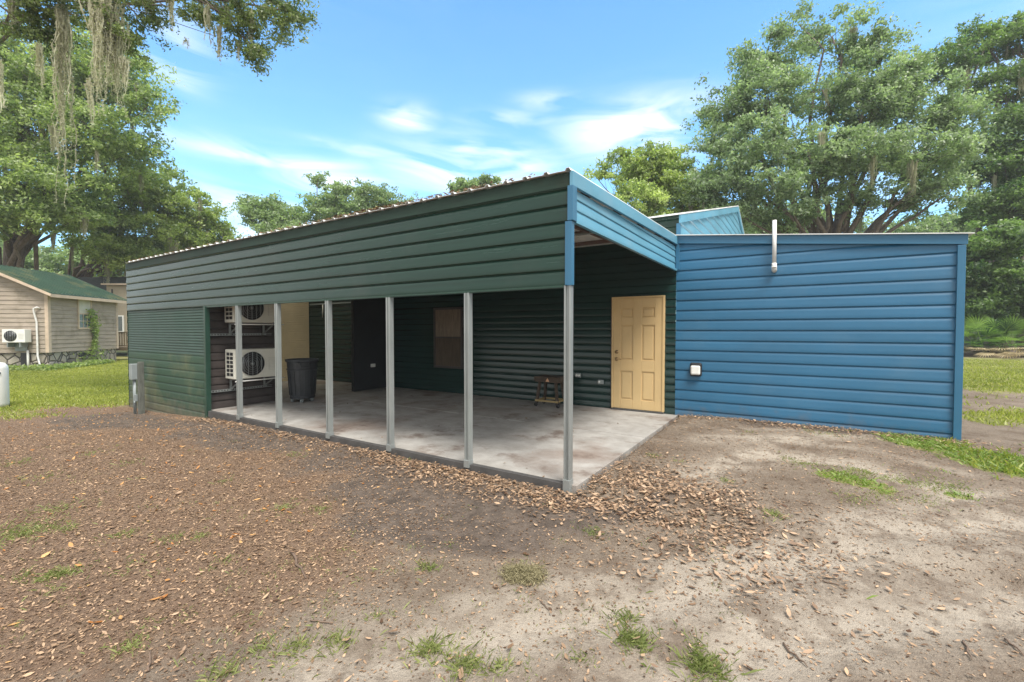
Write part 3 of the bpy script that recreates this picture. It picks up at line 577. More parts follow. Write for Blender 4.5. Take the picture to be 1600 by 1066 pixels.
# ------------------------------------------------------------------ white tank at the left margin
tx, ty = onZ(-14, 640, -.3)[:2] * 1.0; tz = float(gz(tx, ty))
tk = thing('gas_tank', 'white round shouldered tank cut off by the left edge of the lawn', 'tank', (tx, ty, tz))
MB().lathe((0, 0, 0), [(0, .02), (.25, .02), (.275, .05), (.28, .1), (.28, .86), (.262, .945), (.22, .99), (.12, 1.01), (0, 1.015)], 40).build('tank_body', m_white, tk)
MB().lathe((0, 0, 0), [(.20, -.02), (.22, -.02), (.22, .03), (.2, .03)], 30).build('foot_ring', m_white, tk)
aa = math.atan2(-ty, -tx) + .5; MB().tube([(.279 * math.cos(aa), .279 * math.sin(aa), .78), (.295 * math.cos(aa), .295 * math.sin(aa), .78)], .02, 10).build('plug', m_dark, tk)
MB().tube([(0, 0, 1.0), (0, 0, 1.07)], .05, 12).build('valve', m_greybox, tk)

# ------------------------------------------------------------------ cabin
ce = np.array([-27.73, 5.65]); u_ = np.array([-.683, .730]); u_ = u_ / np.hypot(*u_); g_ = np.array([-u_[1], u_[0]]); g_ = g_ if g_[1] < 0 else -g_
CL, CW, CZ = 4.45, 4.6, float(gz(*ce)) - .02
cab = thing('wooden_cabin', 'old cabin of bleached boards with a mossy green metal roof and stone footing', 'cabin', (ce[0], ce[1], CZ), math.atan2(u_[1], u_[0]))
# local frame: x along the visible long wall (away), y: +y is left of x axis
lg = np.array([g_ @ u_, g_ @ np.array([-u_[1], u_[0]])]); sg = 1 if lg[1] > 0 else -1
EH, RH, FH = 3.42, 4.50, .74
def board(name, org, U, Nn, L, z0, zt, cols=6, seed=0): return siding(name, org, U, Nn, L, z0, zt, .19, [(0, .022), (.006, .022), (.17, .004), (.188, .003)], m_siding, cab, cols, seed=seed, wav=.002)
board('board_wall', (0, 0, 0), (1, 0, 0), (0, -sg, 0), CL, FH, EH, 12, 31)
zgab = lambda u: EH + (RH - EH) * (1 - abs(u - CW / 2) / (CW / 2))
board('gable_wall', (0, 0, 0), (0, sg, 0), (-1, 0, 0), CW, FH, zgab, 40, 32)
board('board_wall', (0, sg * CW, 0), (1, 0, 0), (0, sg, 0), CL, FH, EH, 6, 33)
board('gable_wall', (CL, 0, 0), (0, sg, 0), (1, 0, 0), CW, FH, zgab, 40, 34)
ms = bpy.data.materials.new('field_stone'); ms.use_nodes = True; t = ms.node_tree; b = t.nodes['Principled BSDF']; tcg = nd(t, 'ShaderNodeTexCoord')
v1 = nd(t, 'ShaderNodeTexVoronoi'); v1.inputs['Scale'].default_value = 3.0; v2 = nd(t, 'ShaderNodeTexVoronoi', feature='DISTANCE_TO_EDGE'); v2.inputs['Scale'].default_value = 3.0
for v in (v1, v2): t.links.new(tcg.outputs['Object'], v.inputs['Vector'])
s_c = nd(t, 'ShaderNodeSeparateColor'); t.links.new(v1.outputs['Color'], s_c.inputs[0])
cc = mix(t, s_c.outputs[0], (.24, .22, .18), (.42, .38, .31)); t.links.new(mix(t, ct(v2.outputs['Distance'], .015, .07), (.05, .045, .04), cc), b.inputs['Base Color']); b.inputs['Roughness'].default_value = .9
bp = nd(t, 'ShaderNodeBump'); bp.inputs['Distance'].default_value = .05; t.links.new(ct(v2.outputs['Distance'], 0, .12), bp.inputs['Height']); t.links.new(bp.outputs[0], b.inputs['Normal'])
fo = MB(); ff = MB()
fo.box((.05, sg * .05, -.5), (CL - .05, sg * (CW - .05), FH + .005)); fo.build('stone_footing', ms, cab)
MB().box((1.78, -sg * .0, .38), (2.18, sg * .049, .64)).build('foundation_vent', m_dark, cab)
ff.box((-.03, -sg * .03, FH), (.12, sg * .1, EH)); ff.build('corner_board', m_boardtrim, cab); MB().box((CL - .1, -sg * .028, FH), (CL + .03, sg * .1, EH)).build('corner_board', m_boardtrim, cab)
for s0, s1 in ((0, 1), (1, 0)):
    r_ = MB(); ov = .38; sl_ = (RH - EH) / (CW / 2)
    ya = -sg * ov if s0 == 0 else sg * (CW + ov); ym = sg * CW / 2; za = EH - ov * sl_ + .05; zm = RH + .07
    r_.poly([(-.35, ya, za), (CL + .3, ya, za), (CL + .3, ym, zm), (-.35, ym, zm)], (0, 0, .045))
    k_ = -.3
    while k_ < CL + .28: r_.obox((k_, ya, za + .06), (k_, ym, zm + .06), .03, .03); k_ += .23
    r_.build('roof', m_cabroof, cab)
    e_ = MB(); yb_ = ya + (sg * .03 if s0 == 0 else -sg * .03)
    e_.box((-.33, ya, za - .14), (CL + .28, yb_, za - .002)); e_.obox((-.34, ya, za - .055), (-.34, ym, zm - .055), .03, .11); e_.obox((CL + .28, ya, za - .055), (CL + .28, ym, zm - .055), .03, .11)
    e_.build('eave_board', m_boardtrim, cab)
ww = MB(); a0, a1, b0, b1 = 1.75, 2.50, 1.85, 3.18; yy0, yy1 = -sg * .05, sg * .02
for q in ((a0 - .07, b0 - .07, a1 + .07, b0), (a0 - .07, b1, a1 + .07, b1 + .07), (a0 - .07, b0, a0, b1), (a1, b0, a1 + .07, b1), (a0, 2.48, a1, 2.54)): ww.box((q[0], yy0, q[1]), (q[2], yy1, q[3]))
for k_ in (1, 2): ww.box((a0 + (a1 - a0) * k_ / 3 - .012, -sg * .044, b0), (a0 + (a1 - a0) * k_ / 3 + .012, -sg * .03, 2.48))
ww.box((a0, -sg * .045, 2.15), (a1, -sg * .031, 2.175)); wwo = ww.build('window', m_boardtrim, cab)
MB().box((a0, -sg * .028, b0), (a1, -sg * .02, 2.48)).build('pane', m_glass, wwo); MB().box((a0, -sg * .028, 2.54), (a1, -sg * .02, b1)).build('blind', m_blind, wwo)
# line-set pipe and crawl-space opening, cabin AC
MB().tube([(-.03, sg * .27, 2.66), (-.10, sg * .33, 2.72), (-.14, sg * .42, 2.66), (-.12, sg * .42, 2.45), (-.12, sg * .34, 2.1), (-.12, sg * .33, 1.2), (-.14, sg * .32, .6), (-.2, sg * .2, .2), (-.3, -sg * .1, .03)], .035, 10).build('line_pipe', m_pvc, cab)
MB().box((-.04, sg * 1.02, -.1), (.051, sg * .78, .74)).build('footing_gap', m_dark, cab); MB().tube([(-.08, sg * .72, -.1), (-.08, sg * .72, .85)], .04, 8).build('drain_pipe', m_white, cab)
def LW(x, y, z): c0, s0 = math.cos(math.atan2(u_[1], u_[0])), math.sin(math.atan2(u_[1], u_[0])); return (ce[0] + c0 * x - s0 * y, ce[1] + s0 * x + c0 * y, CZ + z)
acr = math.atan2(u_[1], u_[0]) + math.pi
ac2 = ac_unit('white air conditioner hung on the gable of the bleached cabin', 0, loc=LW(-.12, 1.36, 1.20), rz=acr, mat=m_white, L=.82, H=.56, D=.33)
MB().box((-.05, .15, -.2), (.32, .19, -.01)).box((-.05, .6, -.2), (.32, .64, -.01)).box((-.08, .19, -.38), (-.02, .6, 0)).build('mounting_bracket', m_greybox, ac2)

# ------------------------------------------------------------------ second house, behind the cabin
h0 = at(150, 520, 29); hz = float(gz(h0[0], h0[1]))
hs = thing('wooden_house', 'cream board house with a dark roof behind the cabin, its deck beside the green wall', 'house', (h0[0], h0[1], hz), YAW)
H = MB(); H.box((-3.2, 0, .5), (3.6, 5, 4.1)); H.build('house_wall', m_cream, hs)
H = MB(); H.box((1.28, -.6, .5), (3.6, -.01, 4.5)); H.build('bay_wall', m_cream, hs)
MB().poly([(-3.5, -.35, 3.75), (1.27, -.35, 3.75), (1.27, 2.6, 5.3), (-3.5, 2.6, 5.3)], (0, 0, .08)).poly([(-3.5, 5.3, 3.75), (1.27, 5.3, 3.75), (1.27, 2.6, 5.3), (-3.5, 2.6, 5.3)], (0, 0, .08)).build('roof', m_darkroof, hs)
MB().poly([(1.15, -.85, 4.5), (3.8, -.85, 4.5), (3.8, 5.2, 5.0), (1.15, 5.2, 5.0)], (0, 0, .09)).build('bay_roof', m_boardtrim, hs)
MB().box((1.6, -.63, 3.55), (1.68, -.605, 4.25)).box((1.3, -.64, 2.9), (1.55, -.605, 3.0)).box((1.45, -.64, 3.0), (1.55, -.605, 3.4)).build('bracket_trim', m_dark, hs)
wd = MB(); wd.box((1.75, -.66, 1.55), (2.35, -.605, 2.6)); wdo = wd.build('window', m_white, hs); MB().box((1.82, -.668, 1.62), (2.28, -.661, 2.53)).build('pane', m_glass, wdo)
dk = thing('deck', 'small raised wooden deck with railing between the cabin and the green wall', 'deck', tuple(at(200, 560, 25.5)[:2]) + (float(gz(*at(200, 560, 25.5)[:2])),), YAW)
D_ = MB()
for k in range(14): D_.box((-.55 + k * .145, -.6, .70), (-.55 + k * .145 + .135, 1.6, .74))
D_.box((-.58, -.63, .56), (1.5, -.6, .72)); D_.build('deck_floor', m_deck, dk)
D_ = MB()
for k in range(15): D_.box((-.5 + k * .13, -.58, .78), (-.5 + k * .13 + .04, -.54, 1.55))
D_.box((-.6, -.60, 1.55), (1.5, -.52, 1.60)).box((-.6, -.585, .80), (1.5, -.545, .85)).box((-.62, -.62, .0), (-.52, -.52, 1.9)); D_.build('railing', m_deck, dk)
for x_ in (-.72, .6): MB().box((x_ - .16, -.55, -.1), (x_ + .16, -.2, .55), .02).build('block_pier', m_block, dk)
MB().lathe((-.57, -.57, 1.9), [(0, 0), (.06, .02), (.13, .12), (.13, .26), (.05, .36), (0, .38)], 16).build('post_lantern', m_dark, dk)

# ------------------------------------------------------------------ utility cabinet far right
uc = at(1517, 549, 28); uz = float(gz(uc[0], uc[1]))
ub = thing('utility_cabinet', 'dark green utility cabinet standing just beyond the right end of the blue wall', 'cabinet', (uc[0], uc[1], uz), YAW)
MB().box((-1.3, 0, .06), (0, 1.0, 1.38), .02).build('cabinet_body', m_xfmr, ub); MB().box((-1.35, -.05, -.05), (.05, 1.05, .06)).build('base_pad', m_block, ub); MB().box((-1.33, -.03, 1.38), (.03, 1.03, 1.43)).build('cabinet_lid', m_block, ub)
MB().box((-.6, -.03, .6), (-.55, .002, .8)).build('latch', m_steel, ub)

# ------------------------------------------------------------------ foliage
def leaves(cent, nrm_up, size, tone_c, rg, aspect=.5, tone_j=.22, jit=None):
    """rhombic leaf faces around given points"""
    n = len(cent); a = rg.normal(size=(n, 3)); a[:, 2] += nrm_up; a /= np.linalg.norm(a, axis=1)[:, None]
    u = np.cross(a, rg.normal(size=(n, 3))); u /= np.linalg.norm(u, axis=1)[:, None] + 1e-9; v = np.cross(a, u)
    s = size * rg.uniform(.65, 1.35, n)[:, None]; u = u * s; v = v * s * aspect
    fold = a * s * .18
    V = np.stack([cent - u, cent - v + fold, cent + u, cent + v + fold], 1).reshape(-1, 3)
    return V, np.arange(4 * n).reshape(n, 4), np.clip(tone_c + rg.normal(0, tone_j, n), 0, 1)
def branch_pts(a, b, rg, n=6, sag=.12, jit=.06):
    a = np.array(a, float); b = np.array(b, float); L = np.linalg.norm(b - a); P_ = []
    for i in range(n + 1):
        t_ = i / n; p = a + (b - a) * t_; p[2] += math.sin(math.pi * t_) * L * sag
        if 0 < i < n: p = p + rg.normal(0, jit * L / 2.2, 3)
        P_.append(p)
    return P_
def moss(parent, spots, seed, mat=None, name='moss'):
    """hanging strands: (x, y, z_top, length, half width)"""
    rg = np.random.default_rng(seed); VV = []; TT = []; o = 0; FF = []
    for (x, y, z, L, hw) in spots:
        ns = max(6, int(hw * 260)); tb = rg.uniform(.2, .8)
        for k in range(ns):
            l = L * rg.uniform(.3, 1.0) * (1 - .3 * rg.random()); x0 = x + rg.normal(0, hw * .45); y0 = y + rg.normal(0, hw * .45); z0 = z - rg.random() * L * .12
            m = max(4, int(l / .07)); zz = np.linspace(0, 1, m); amp = .018 + .012 * rg.random()
            xx = x0 + (x - x0) * .5 * zz + np.cumsum(rg.normal(0, amp * .5, m)); yy = y0 + (y - y0) * .5 * zz + np.cumsum(rg.normal(0, amp * .5, m)); z1 = z0 - l * zz
            w = (.012 + .014 * rg.random()) * (1 - zz * .75) * (1 + .5 * np.sin(zz * l * 23 + k)); ang = rg.uniform(0, 3.14); cx, cy = math.cos(ang), math.sin(ang)
            Vl = np.stack([xx - w * cx, yy - w * cy, z1], 1); Vr = np.stack([xx + w * cx, yy + w * cy, z1], 1); V = np.stack([Vl, Vr], 1).reshape(-1, 3)
            i = np.arange(m - 1) * 2 + o; FF.append(np.stack([i, i + 1, i + 3, i + 2], 1)); VV.append(V); TT.append(np.full(m - 1, tb + rg.normal(0, .2))); o += 2 * m
            # side curls
            q = rg.integers(0, m, m * 3); cpt = np.stack([xx[q], yy[q], z1[q]], 1) + rg.normal(0, .018, (len(q), 3)); v_, f_, t_ = leaves(cpt, -.2, .028, tb, rg, .22)
            VV.append(v_); FF.append(f_ + o); TT.append(t_); o += len(v_)
    return big(name, np.concatenate(VV), np.concatenate(FF), mat or l_moss, parent, np.concatenate(TT))
def tree(label, cat, base, lobes, nleaf, lsize, mat, seed, trunk_r=.4, fork=.3, group=None, moss_n=0, sparse=1.0, clump=.55, name='oak_tree', lean=(0, 0), twig=True, updir=.5):
    """lobes: (px, py, depth, rpx, rpy) read along photograph rays -> real ellipsoids"""
    rg = np.random.default_rng(seed); base = np.array(base, float); Ls = []
    for lb in lobes:
        px, py, d, rx, ry = lb[:5]; c = at(px, py, d); Ls.append((c, rx / F_PX * d, ry / F_PX * d, lb[5] if len(lb) > 5 else 1.0))
    tr_ = thing(name, label, cat, tuple(base), 0, group); top = np.mean([l[0] for l in Ls], 0); zt = max(l[0][2] for l in Ls); zlow = min(l[0][2] for l in Ls)
    fk = np.array([base[0] + lean[0], base[1] + lean[1], base[2] + (zt - base[2]) * fork]); m = MB()
    pts = branch_pts(base - [0, 0, .2], fk, rg, 6, 0, .025); pts[0] = base - [0, 0, .2]
    loc = lambda p: tuple(np.array(p) - base)
    m.tube([loc(p) for p in pts], [trunk_r * (1.35 if i == 0 else 1.1 - .35 * i / 6) for i in range(7)], 12)
    CL_ = []; 
    for c, rx, rz, dn in Ls:
        dh = np.hypot(*(c - fk)[:2]); 
        i0 = rg.integers(3, 7); s0 = pts[i0]
        L = np.linalg.norm(c - s0); r0 = trunk_r * min(.55, .2 + .35 * (rx / 3.5)) * rg.uniform(.8, 1.15)
        bp_ = branch_pts(s0, c, rg, 7, .05 if c[2] > s0[2] else .25, .05); m.tube([loc(p) for p in bp_], [r0 * (1 - .78 * i / 7) for i in range(8)], 8)
        vol = rx * rx * rz; nc = max(5, int((vol ** .62) * 7.0 / (clump ** 1.2) * sparse * dn))
        q = rg.normal(size=(nc, 3)); q /= np.linalg.norm(q, axis=1)[:, None]; q *= rg.uniform(.25, 1.0, nc)[:, None] ** .5 * np.array([rx, rx, rz])
        cp = c + q
        for j, p in enumerate(cp):
            CL_.append(p)
            if twig and j % 2 == 0:
                s1 = bp_[rg.integers(4, 8)]; tp_ = branch_pts(s1, p, rg, 3, .03, .08); rr = max(.012, r0 * .13); m.tube([loc(k) for k in tp_], [rr, rr * .8, rr * .55, rr * .25], 4, False)
    m.build('trunk', m_bark, tr_, fix=False)
    CL_ = np.array(CL_); n = len(CL_); per = max(8, nleaf // n); tone = np.clip(rg.normal(.48, .25, n), .05, .95)
    idx = np.repeat(np.arange(n), per); sz = (clump * rg.uniform(.6, 1.4, n))[idx][:, None]
    # each clump is made of a few sprays, so edges read as leaves and not as a ball
    spray = rg.normal(size=(n, 5, 3)) * [.62, .62, .38]; sp_ = spray[idx, rg.integers(0, 5, len(idx))]
    off = sp_ * sz + rg.normal(size=(len(idx), 3)) * sz * [.33, .33, .20]
    V, F, T = leaves(CL_[idx] + off - base, updir, lsize, tone[idx], rg)
    big('crown', V, F, mat, tr_, T)
    if moss_n:
        low = CL_[rg.choice(n, moss_n)]; moss(tr_, [(p[0] - base[0], p[1] - base[1], p[2] - base[2] - .2, rg.uniform(.8, 2.6), rg.uniform(.06, .22)) for p in low], seed + 1)
    return tr_, base
def gnd(px, d):
    p = at(px, 520, d); return (p[0], p[1], float(gz(p[0], p[1])))

A_ = [(200, 115, 27, 48, 42), (228, 170, 27, 36, 34), (150, 95, 27, 60, 38), (85, 120, 26, 70, 48), (25, 140, 25, 70, 50), (-50, 180, 26, 80, 60), (60, 215, 25, 80, 46), (150, 210, 26, 80, 46), (205, 235, 27, 45, 28), (15, 285, 24, 70, 42), (95, 290, 25, 70, 34), (60, 70, 28, 60, 28), (-80, 290, 25, 70, 50), (30, 335, 24, 50, 16, .5), (150, 160, 28, 60, 40), (175, 60, 29, 30, 26, .6), (70, 345, 25, 46, 18, .7), (130, 330, 26, 40, 22), (-20, 345, 25, 50, 24)]
tree('tall live oak rising behind the bleached cabin, its crown filling the upper left', 'tree', gnd(22, 28), A_, 98000, .095, l_oak, 101, .42, .36, moss_n=44)
B_ = [(250, 290, 34, 46, 30), (200, 310, 33, 60, 40), (290, 322, 34, 42, 32), (318, 350, 35, 34, 24), (160, 345, 32, 50, 32), (240, 365, 33, 60, 30), (115, 330, 33, 50, 26), (345, 374, 36, 28, 14), (285, 372, 34, 40, 24), (200, 390, 32, 36, 18, .6), (372, 384, 38, 22, 8), (150, 385, 30, 34, 20, .8), (190, 400, 31, 34, 20), (235, 400, 32, 40, 18)]
tree('bright green spreading oak just left of the green roof edge', 'tree', gnd(104, 33), B_, 76000, .105, l_yel, 102, .34, .40, moss_n=44)
C_ = [(400, 335, 42, 26, 24), (440, 345, 42, 36, 26), (500, 335, 42, 34, 28), (542, 312, 42, 38, 22), (585, 308, 43, 30, 20), (560, 342, 42, 50, 18), (615, 314, 43, 22, 10, .7), (420, 318, 42, 18, 12), (497, 280, 42, 7, 7), (470, 365, 42, 60, 14)]
tree('lone round crowned tree showing above the middle of the green roof', 'tree', gnd(500, 42), C_, 46000, .12, l_far, 103, .4, .45, clump=.6)
tree('small treetop peeking over the green roof near its highest corner', 'tree', gnd(745, 46), [(725, 293, 46, 16, 8), (762, 288, 46, 20, 8), (745, 300, 46, 30, 12)], 8000, .15, l_far, 104, .3, .6, clump=.5)
E_ = [(1010, 252, 27, 34, 20), (985, 282, 27, 28, 24), (1042, 280, 27, 38, 28), (1070, 310, 27, 36, 30), (1000, 318, 26, 44, 30), (930, 275, 28, 20, 12, .35), (1052, 244, 27, 18, 9, .7), (975, 245, 28, 14, 8, .5), (1100, 290, 27, 24, 30)]
tree('yellow green bushy tree directly behind the raised blue gable', 'tree', gnd(1020, 27), E_, 42000, .09, l_yel, 105, .3, .4, clump=.42)
F_ = [(1248, 38, 27, 30, 26, .45), (1300, 58, 27, 46, 26, .7), (1210, 84, 26, 46, 28, .8), (1355, 88, 26, 46, 32), (1168, 112, 26, 38, 30), (1392, 122, 25, 42, 32), (1132, 172, 26, 36, 28), (1118, 222, 26, 32, 22), (1200, 152, 25, 55, 36), (1285, 140, 26, 55, 34, .7), (1350, 165, 25, 58, 38), (1430, 165, 25, 50, 36), (1480, 190, 25, 42, 32), (1180, 222, 24, 58, 36), (1262, 235, 24, 66, 36), (1350, 240, 24, 66, 36), (1440, 240, 24, 58, 36), (1130, 280, 25, 46, 32), (1200, 296, 24, 56, 26), (1500, 240, 25, 32, 32), (1095, 300, 26, 30, 28), (1425, 298, 24, 46, 18, .6), (1160, 338, 25, 46, 22), (1485, 300, 24, 34, 24, .7), (1240, 335, 24, 30, 18, .6), (1290, 290, 25, 50, 20, .5), (1222, 350, 26, 36, 16), (1330, 318, 26, 46, 14, .6), (1400, 330, 26, 40, 12, .4), (1120, 345, 25, 36, 20)]
tree('huge spreading live oak towering behind the blue wing', 'tree', gnd(1292, 27), F_, 128000, .090, l_oak2, 106, .50, .30, moss_n=26)
G_ = [(1478, 100, 31, 42, 24), (1540, 72, 31, 42, 26, .8), (1590, 55, 30, 36, 36), (1503, 62, 31, 24, 14, .6), (1560, 135, 30, 46, 26), (1605, 200, 29, 50, 44), (1548, 250, 30, 44, 34), (1580, 320, 29, 50, 34), (1530, 325, 30, 34, 26), (1640, 130, 30, 50, 50), (1650, 280, 30, 60, 60), (1590, 260, 29, 40, 30)]
tree('dark live oak cut off by the right side, moss hanging from its limbs', 'tree', gnd(1560, 31), G_, 80000, .098, l_dark, 107, .6, .34, moss_n=34)
H_ = [(1545, 385, 26, 30, 18), (1595, 372, 25, 30, 26), (1535, 425, 26, 32, 16), (1590, 430, 25, 26, 20), (1532, 470, 26, 34, 18), (1580, 478, 27, 30, 16), (1620, 450, 26, 40, 40), (1500, 440, 27, 30, 40), (1525, 495, 28, 40, 14)]
tree('low dense dark green tree at the right end of the blue wall, above the palmetto', 'tree', gnd(1600, 27), H_, 70000, .10, l_dark, 108, .3, .35, clump=.5, name='understory_tree')
# farther trees closing the view
far = [('pale distant tree seen under the big oak limbs, left of the vent pipe', gnd(1190, 50), [(1150, 350, 50, 60, 22), (1220, 345, 50, 60, 24), (1180, 385, 50, 80, 25)], 201),
       ('pale distant tree seen under the big oak limbs, above the middle of the blue wing', gnd(1330, 52), [(1300, 362, 52, 55, 14, .6), (1390, 366, 52, 50, 12, .6), (1340, 395, 52, 80, 22)], 202),
       ('distant tree seen just left of the right corner of the blue wing', gnd(1470, 50), [(1450, 358, 50, 40, 18, .7), (1500, 350, 50, 40, 22), (1480, 400, 50, 60, 34)], 203),
       ('shadowy distant tree at the far right behind the palmetto', gnd(1560, 40), [(1530, 450, 40, 40, 50), (1580, 440, 40, 50, 60), (1640, 440, 40, 50, 60), (1600, 500, 36, 60, 34), (1530, 510, 36, 50, 34), (1500, 525, 34, 40, 22), (1570, 530, 34, 50, 16)], 204),
       ('distant tree behind the cabin roof at the far left', gnd(30, 46), [(-20, 400, 46, 50, 30), (40, 405, 46, 50, 22, .7), (10, 440, 46, 60, 30)], 205),
       ('distant tree between the two trunks behind the cabin', gnd(140, 48), [(90, 410, 48, 40, 22, .7), (150, 400, 48, 45, 26), (190, 420, 48, 40, 26), (130, 440, 48, 60, 24)], 206),
       ('far tree closing the gap left of the green roof', gnd(255, 50), [(230, 400, 50, 40, 24), (280, 400, 50, 50, 18), (340, 400, 50, 50, 14)], 207)]
for lab, bs, lb, sd_ in far: tree(lab, 'tree', bs, lb, 16000, .19, l_far if sd_ != 204 else l_dark, sd_, .3, .45, clump=.8, group='distant trees closing the view', name='distant_tree', twig=False)
# the overhanging oak: trunk beyond the left side of the view, limbs reaching over
O_ = [(420, 32, 10.5, 38, 22), (385, 62, 10.5, 26, 24), (455, 18, 10.8, 26, 16), (340, 18, 10.3, 44, 16, .8), (255, 8, 10.2, 50, 12, .7), (410, 88, 10.4, 16, 12, .5), (110, 22, 10, 60, 22, .8), (35, 36, 9.8, 46, 26, .8), (180, 52, 10, 34, 34, .7), (75, 60, 10, 36, 16, .6), (330, -50, 10.5, 120, 26), (90, -60, 10, 130, 30), (-90, 60, 10, 60, 60), (215, 25, 10, 30, 18, .6)]
ob = at(-420, 520, 11.5); ob = (ob[0], ob[1], float(gz(ob[0], ob[1])))
ot, obase = tree('overhanging oak limb with long grey moss across the upper left corner', 'tree', ob, O_, 52000, .036, l_near, 109, .26, 1.35, clump=.22, sparse=.9)
ms_ = []
for px, py0, py1, hw, d in ((62, 66, 132, .07, 9.6), (95, -10, 292, .11, 9.6), (165, -20, 130, .30, 9.7), (152, -20, 165, .14, 9.5), (180, 20, 160, .20, 9.8), (140, 120, 205, .035, 9.6), (196, 90, 140, .09, 9.8), (0, 90, 175, .05, 9.5), (265, -10, 38, .07, 10), (325, 10, 62, .06, 10.2), (342, 40, 92, .06, 10.2), (392, 14, 70, .06, 10.4), (372, 66, 98, .05, 10.4), (228, -10, 25, .08, 10), (20, -10, 42, .12, 9.8), (108, 40, 85, .05, 9.8), (290, 60, 72, .02, 10)):
    a_ = at(px, py0, d); b_ = at(px, py1, d); ms_.append((a_[0] - obase[0], a_[1] - obase[1], a_[2] - obase[2], (a_[2] - b_[2]) * 1.1, hw))
moss(ot, ms_, 77)

# palmetto
pc = at(1550, 560, 24.5); pz = float(gz(pc[0], pc[1])); rg = np.random.default_rng(9)
pal = thing('palmetto', 'spiky palmetto with green fans above drooping straw coloured ones, right of the blue wall', 'plant', (pc[0], pc[1], pz))
def fans(n, elo, ehi, mat, nm, rr):
    VV = []; FF = []; TT = []; o = 0
    for k in range(n):
        az_ = rg.uniform(0, 6.28); e = rg.uniform(elo, ehi); off = rg.normal(0, .65, 2); L = rg.uniform(*rr)
        c0 = np.array([off[0], off[1], .45]); d = np.array([math.cos(az_) * math.cos(e), math.sin(az_) * math.cos(e), math.sin(e)]); hub = c0 + d * L * .8
        sd_ = np.cross(d, [0, 0, 1]); sd_ /= np.linalg.norm(sd_) + 1e-6; nn = np.cross(sd_, d); tn = rg.random()
        w = .012; VV.append(np.array([c0 - sd_ * w, c0 + sd_ * w, hub + sd_ * w, hub - sd_ * w])); FF.append([[o, o + 1, o + 2, o + 3]]); TT.append([tn]); o += 4
        for j in range(17):
            a = (j - 8) / 8 * 1.5; dd = d * math.cos(a) + sd_ * math.sin(a); l = L * .62 * (1 - .25 * abs(a) / 1.5); mid = hub + dd * l * .55 + nn * .03; tip = hub + dd * l + np.array([0, 0, -.10 * l]) ; pw = np.cross(dd, nn) * .030
            VV.append(np.array([hub, mid - pw, tip, mid + pw])); FF.append([[o, o + 1, o + 2, o + 3]]); TT.append([tn + rg.normal(0, .25)]); o += 4
    big(nm, np.concatenate(VV), np.concatenate(FF), mat, pal, np.concatenate(TT))
fans(60, .1, 1.35, l_palm, 'green_frond', (.9, 1.7)); fans(50, -.3, .12, l_palmdry, 'dry_frond', (.9, 1.5))
MB().tube([(0, 0, -.1), (0, 0, .5)], [.22, .16], 12).build('trunk', m_bark, pal)

# vine on the cabin wall
rg = np.random.default_rng(21); vp = []
for k in range(700):
    t_ = rg.random(); z = 2.75 - 2.65 * t_; wv = .14 + .10 * math.sin(t_ * 9) + (.25 if t_ > .75 else 0)
    vp.append(LW(2.42 + .22 * math.sin(t_ * 3.5) + rg.normal(0, wv), -sg * (.06 + abs(rg.normal(0, .08))), z))
V, F, T = leaves(np.array(vp), .2, .065, .5, rg); vo = big('vine', V, F, l_yel, None, T); tag(vo, 'leafy green vine climbing the cabin wall beside the window', 'vine')
# weeds at cabin footing, as ground cover
pts = []
for k in range(2600):
    x_ = rg.uniform(-1.0, 3.0); q_ = LW(x_ - .2, -sg * rg.uniform(.15, .9), 0) if k % 2 else LW(-rg.uniform(.2, .9), sg * rg.uniform(-.5, 4), 0); pts.append((q_[0], q_[1], float(gz(q_[0], q_[1])) + rg.uniform(.0, .22)))
V, F, T = leaves(np.array(pts), .5, .06, .4, rg); tag(big('weeds', V, F, l_yel, None, T), 'low green weeds along the cabin stone footing', 'weeds', kind='stuff')

# ------------------------------------------------------------------ grass
def inside_bld(x, y): return ((x > -12.72) & (x < -1.74) & (y > FY - .04)) | ((x > -1.9) & (x < 1.8) & (y > BY - .04))
def blades(name, X_, Y_, h, w, label, seed, mat=l_grass, tone=.5, spread=.5):
    rg = np.random.default_rng(seed); k = ~inside_bld(X_, Y_); X_, Y_ = X_[k], Y_[k]; h = h[k] if np.ndim(h) else h; n = len(X_); z = gz(X_, Y_); h = h * rg.uniform(.5, 1.3, n); a = rg.uniform(0, 6.28, n); ln = rg.normal(0, spread, (n, 2)) * h[:, None]
    ww_ = w * rg.uniform(.6, 1.3, n); dx, dy = np.cos(a) * ww_, np.sin(a) * ww_
    V = np.stack([np.stack([X_ - dx, Y_ - dy, z - .005], 1), np.stack([X_ + dx, Y_ + dy, z - .005], 1), np.stack([X_ + ln[:, 0] * .5 + dx * .6, Y_ + ln[:, 1] * .5 + dy * .6, z + h * .65], 1), np.stack([X_ + ln[:, 0], Y_ + ln[:, 1], z + h * .95], 1)], 1).reshape(-1, 3)
    return tag(big(name, V, np.arange(4 * n).reshape(n, 4), mat, None, tone + rg.normal(0, .22, n) + .25 * wn(X_, Y_, 1.1, 4)), label, 'grass', kind='stuff')
rg = np.random.default_rng(31)
def scatter(n, x0, x1, y0, y1, prob):
    X_ = rg.uniform(x0, x1, n); Y_ = rg.uniform(y0, y1, n); k = rg.random(n) < prob(X_, Y_); return X_[k], Y_[k]
X_, Y_ = scatter(420000, -32, -11.0, -3, 16, lambda x, y: zones(x, y)[1] ** 1.5 * np.clip(1.5 - np.hypot(x, y) / 30, .25, 1))
blades('lawn_grass', X_, Y_, .055, .011, 'bright yellow green lawn between the green wall and the cabin', 1, tone=.62)
X_, Y_ = scatter(260000, 1.5, 22, 5, 30, lambda x, y: zones(x, y)[1] ** 1.5 * np.clip(1.3 - y / 28, .12, 1))
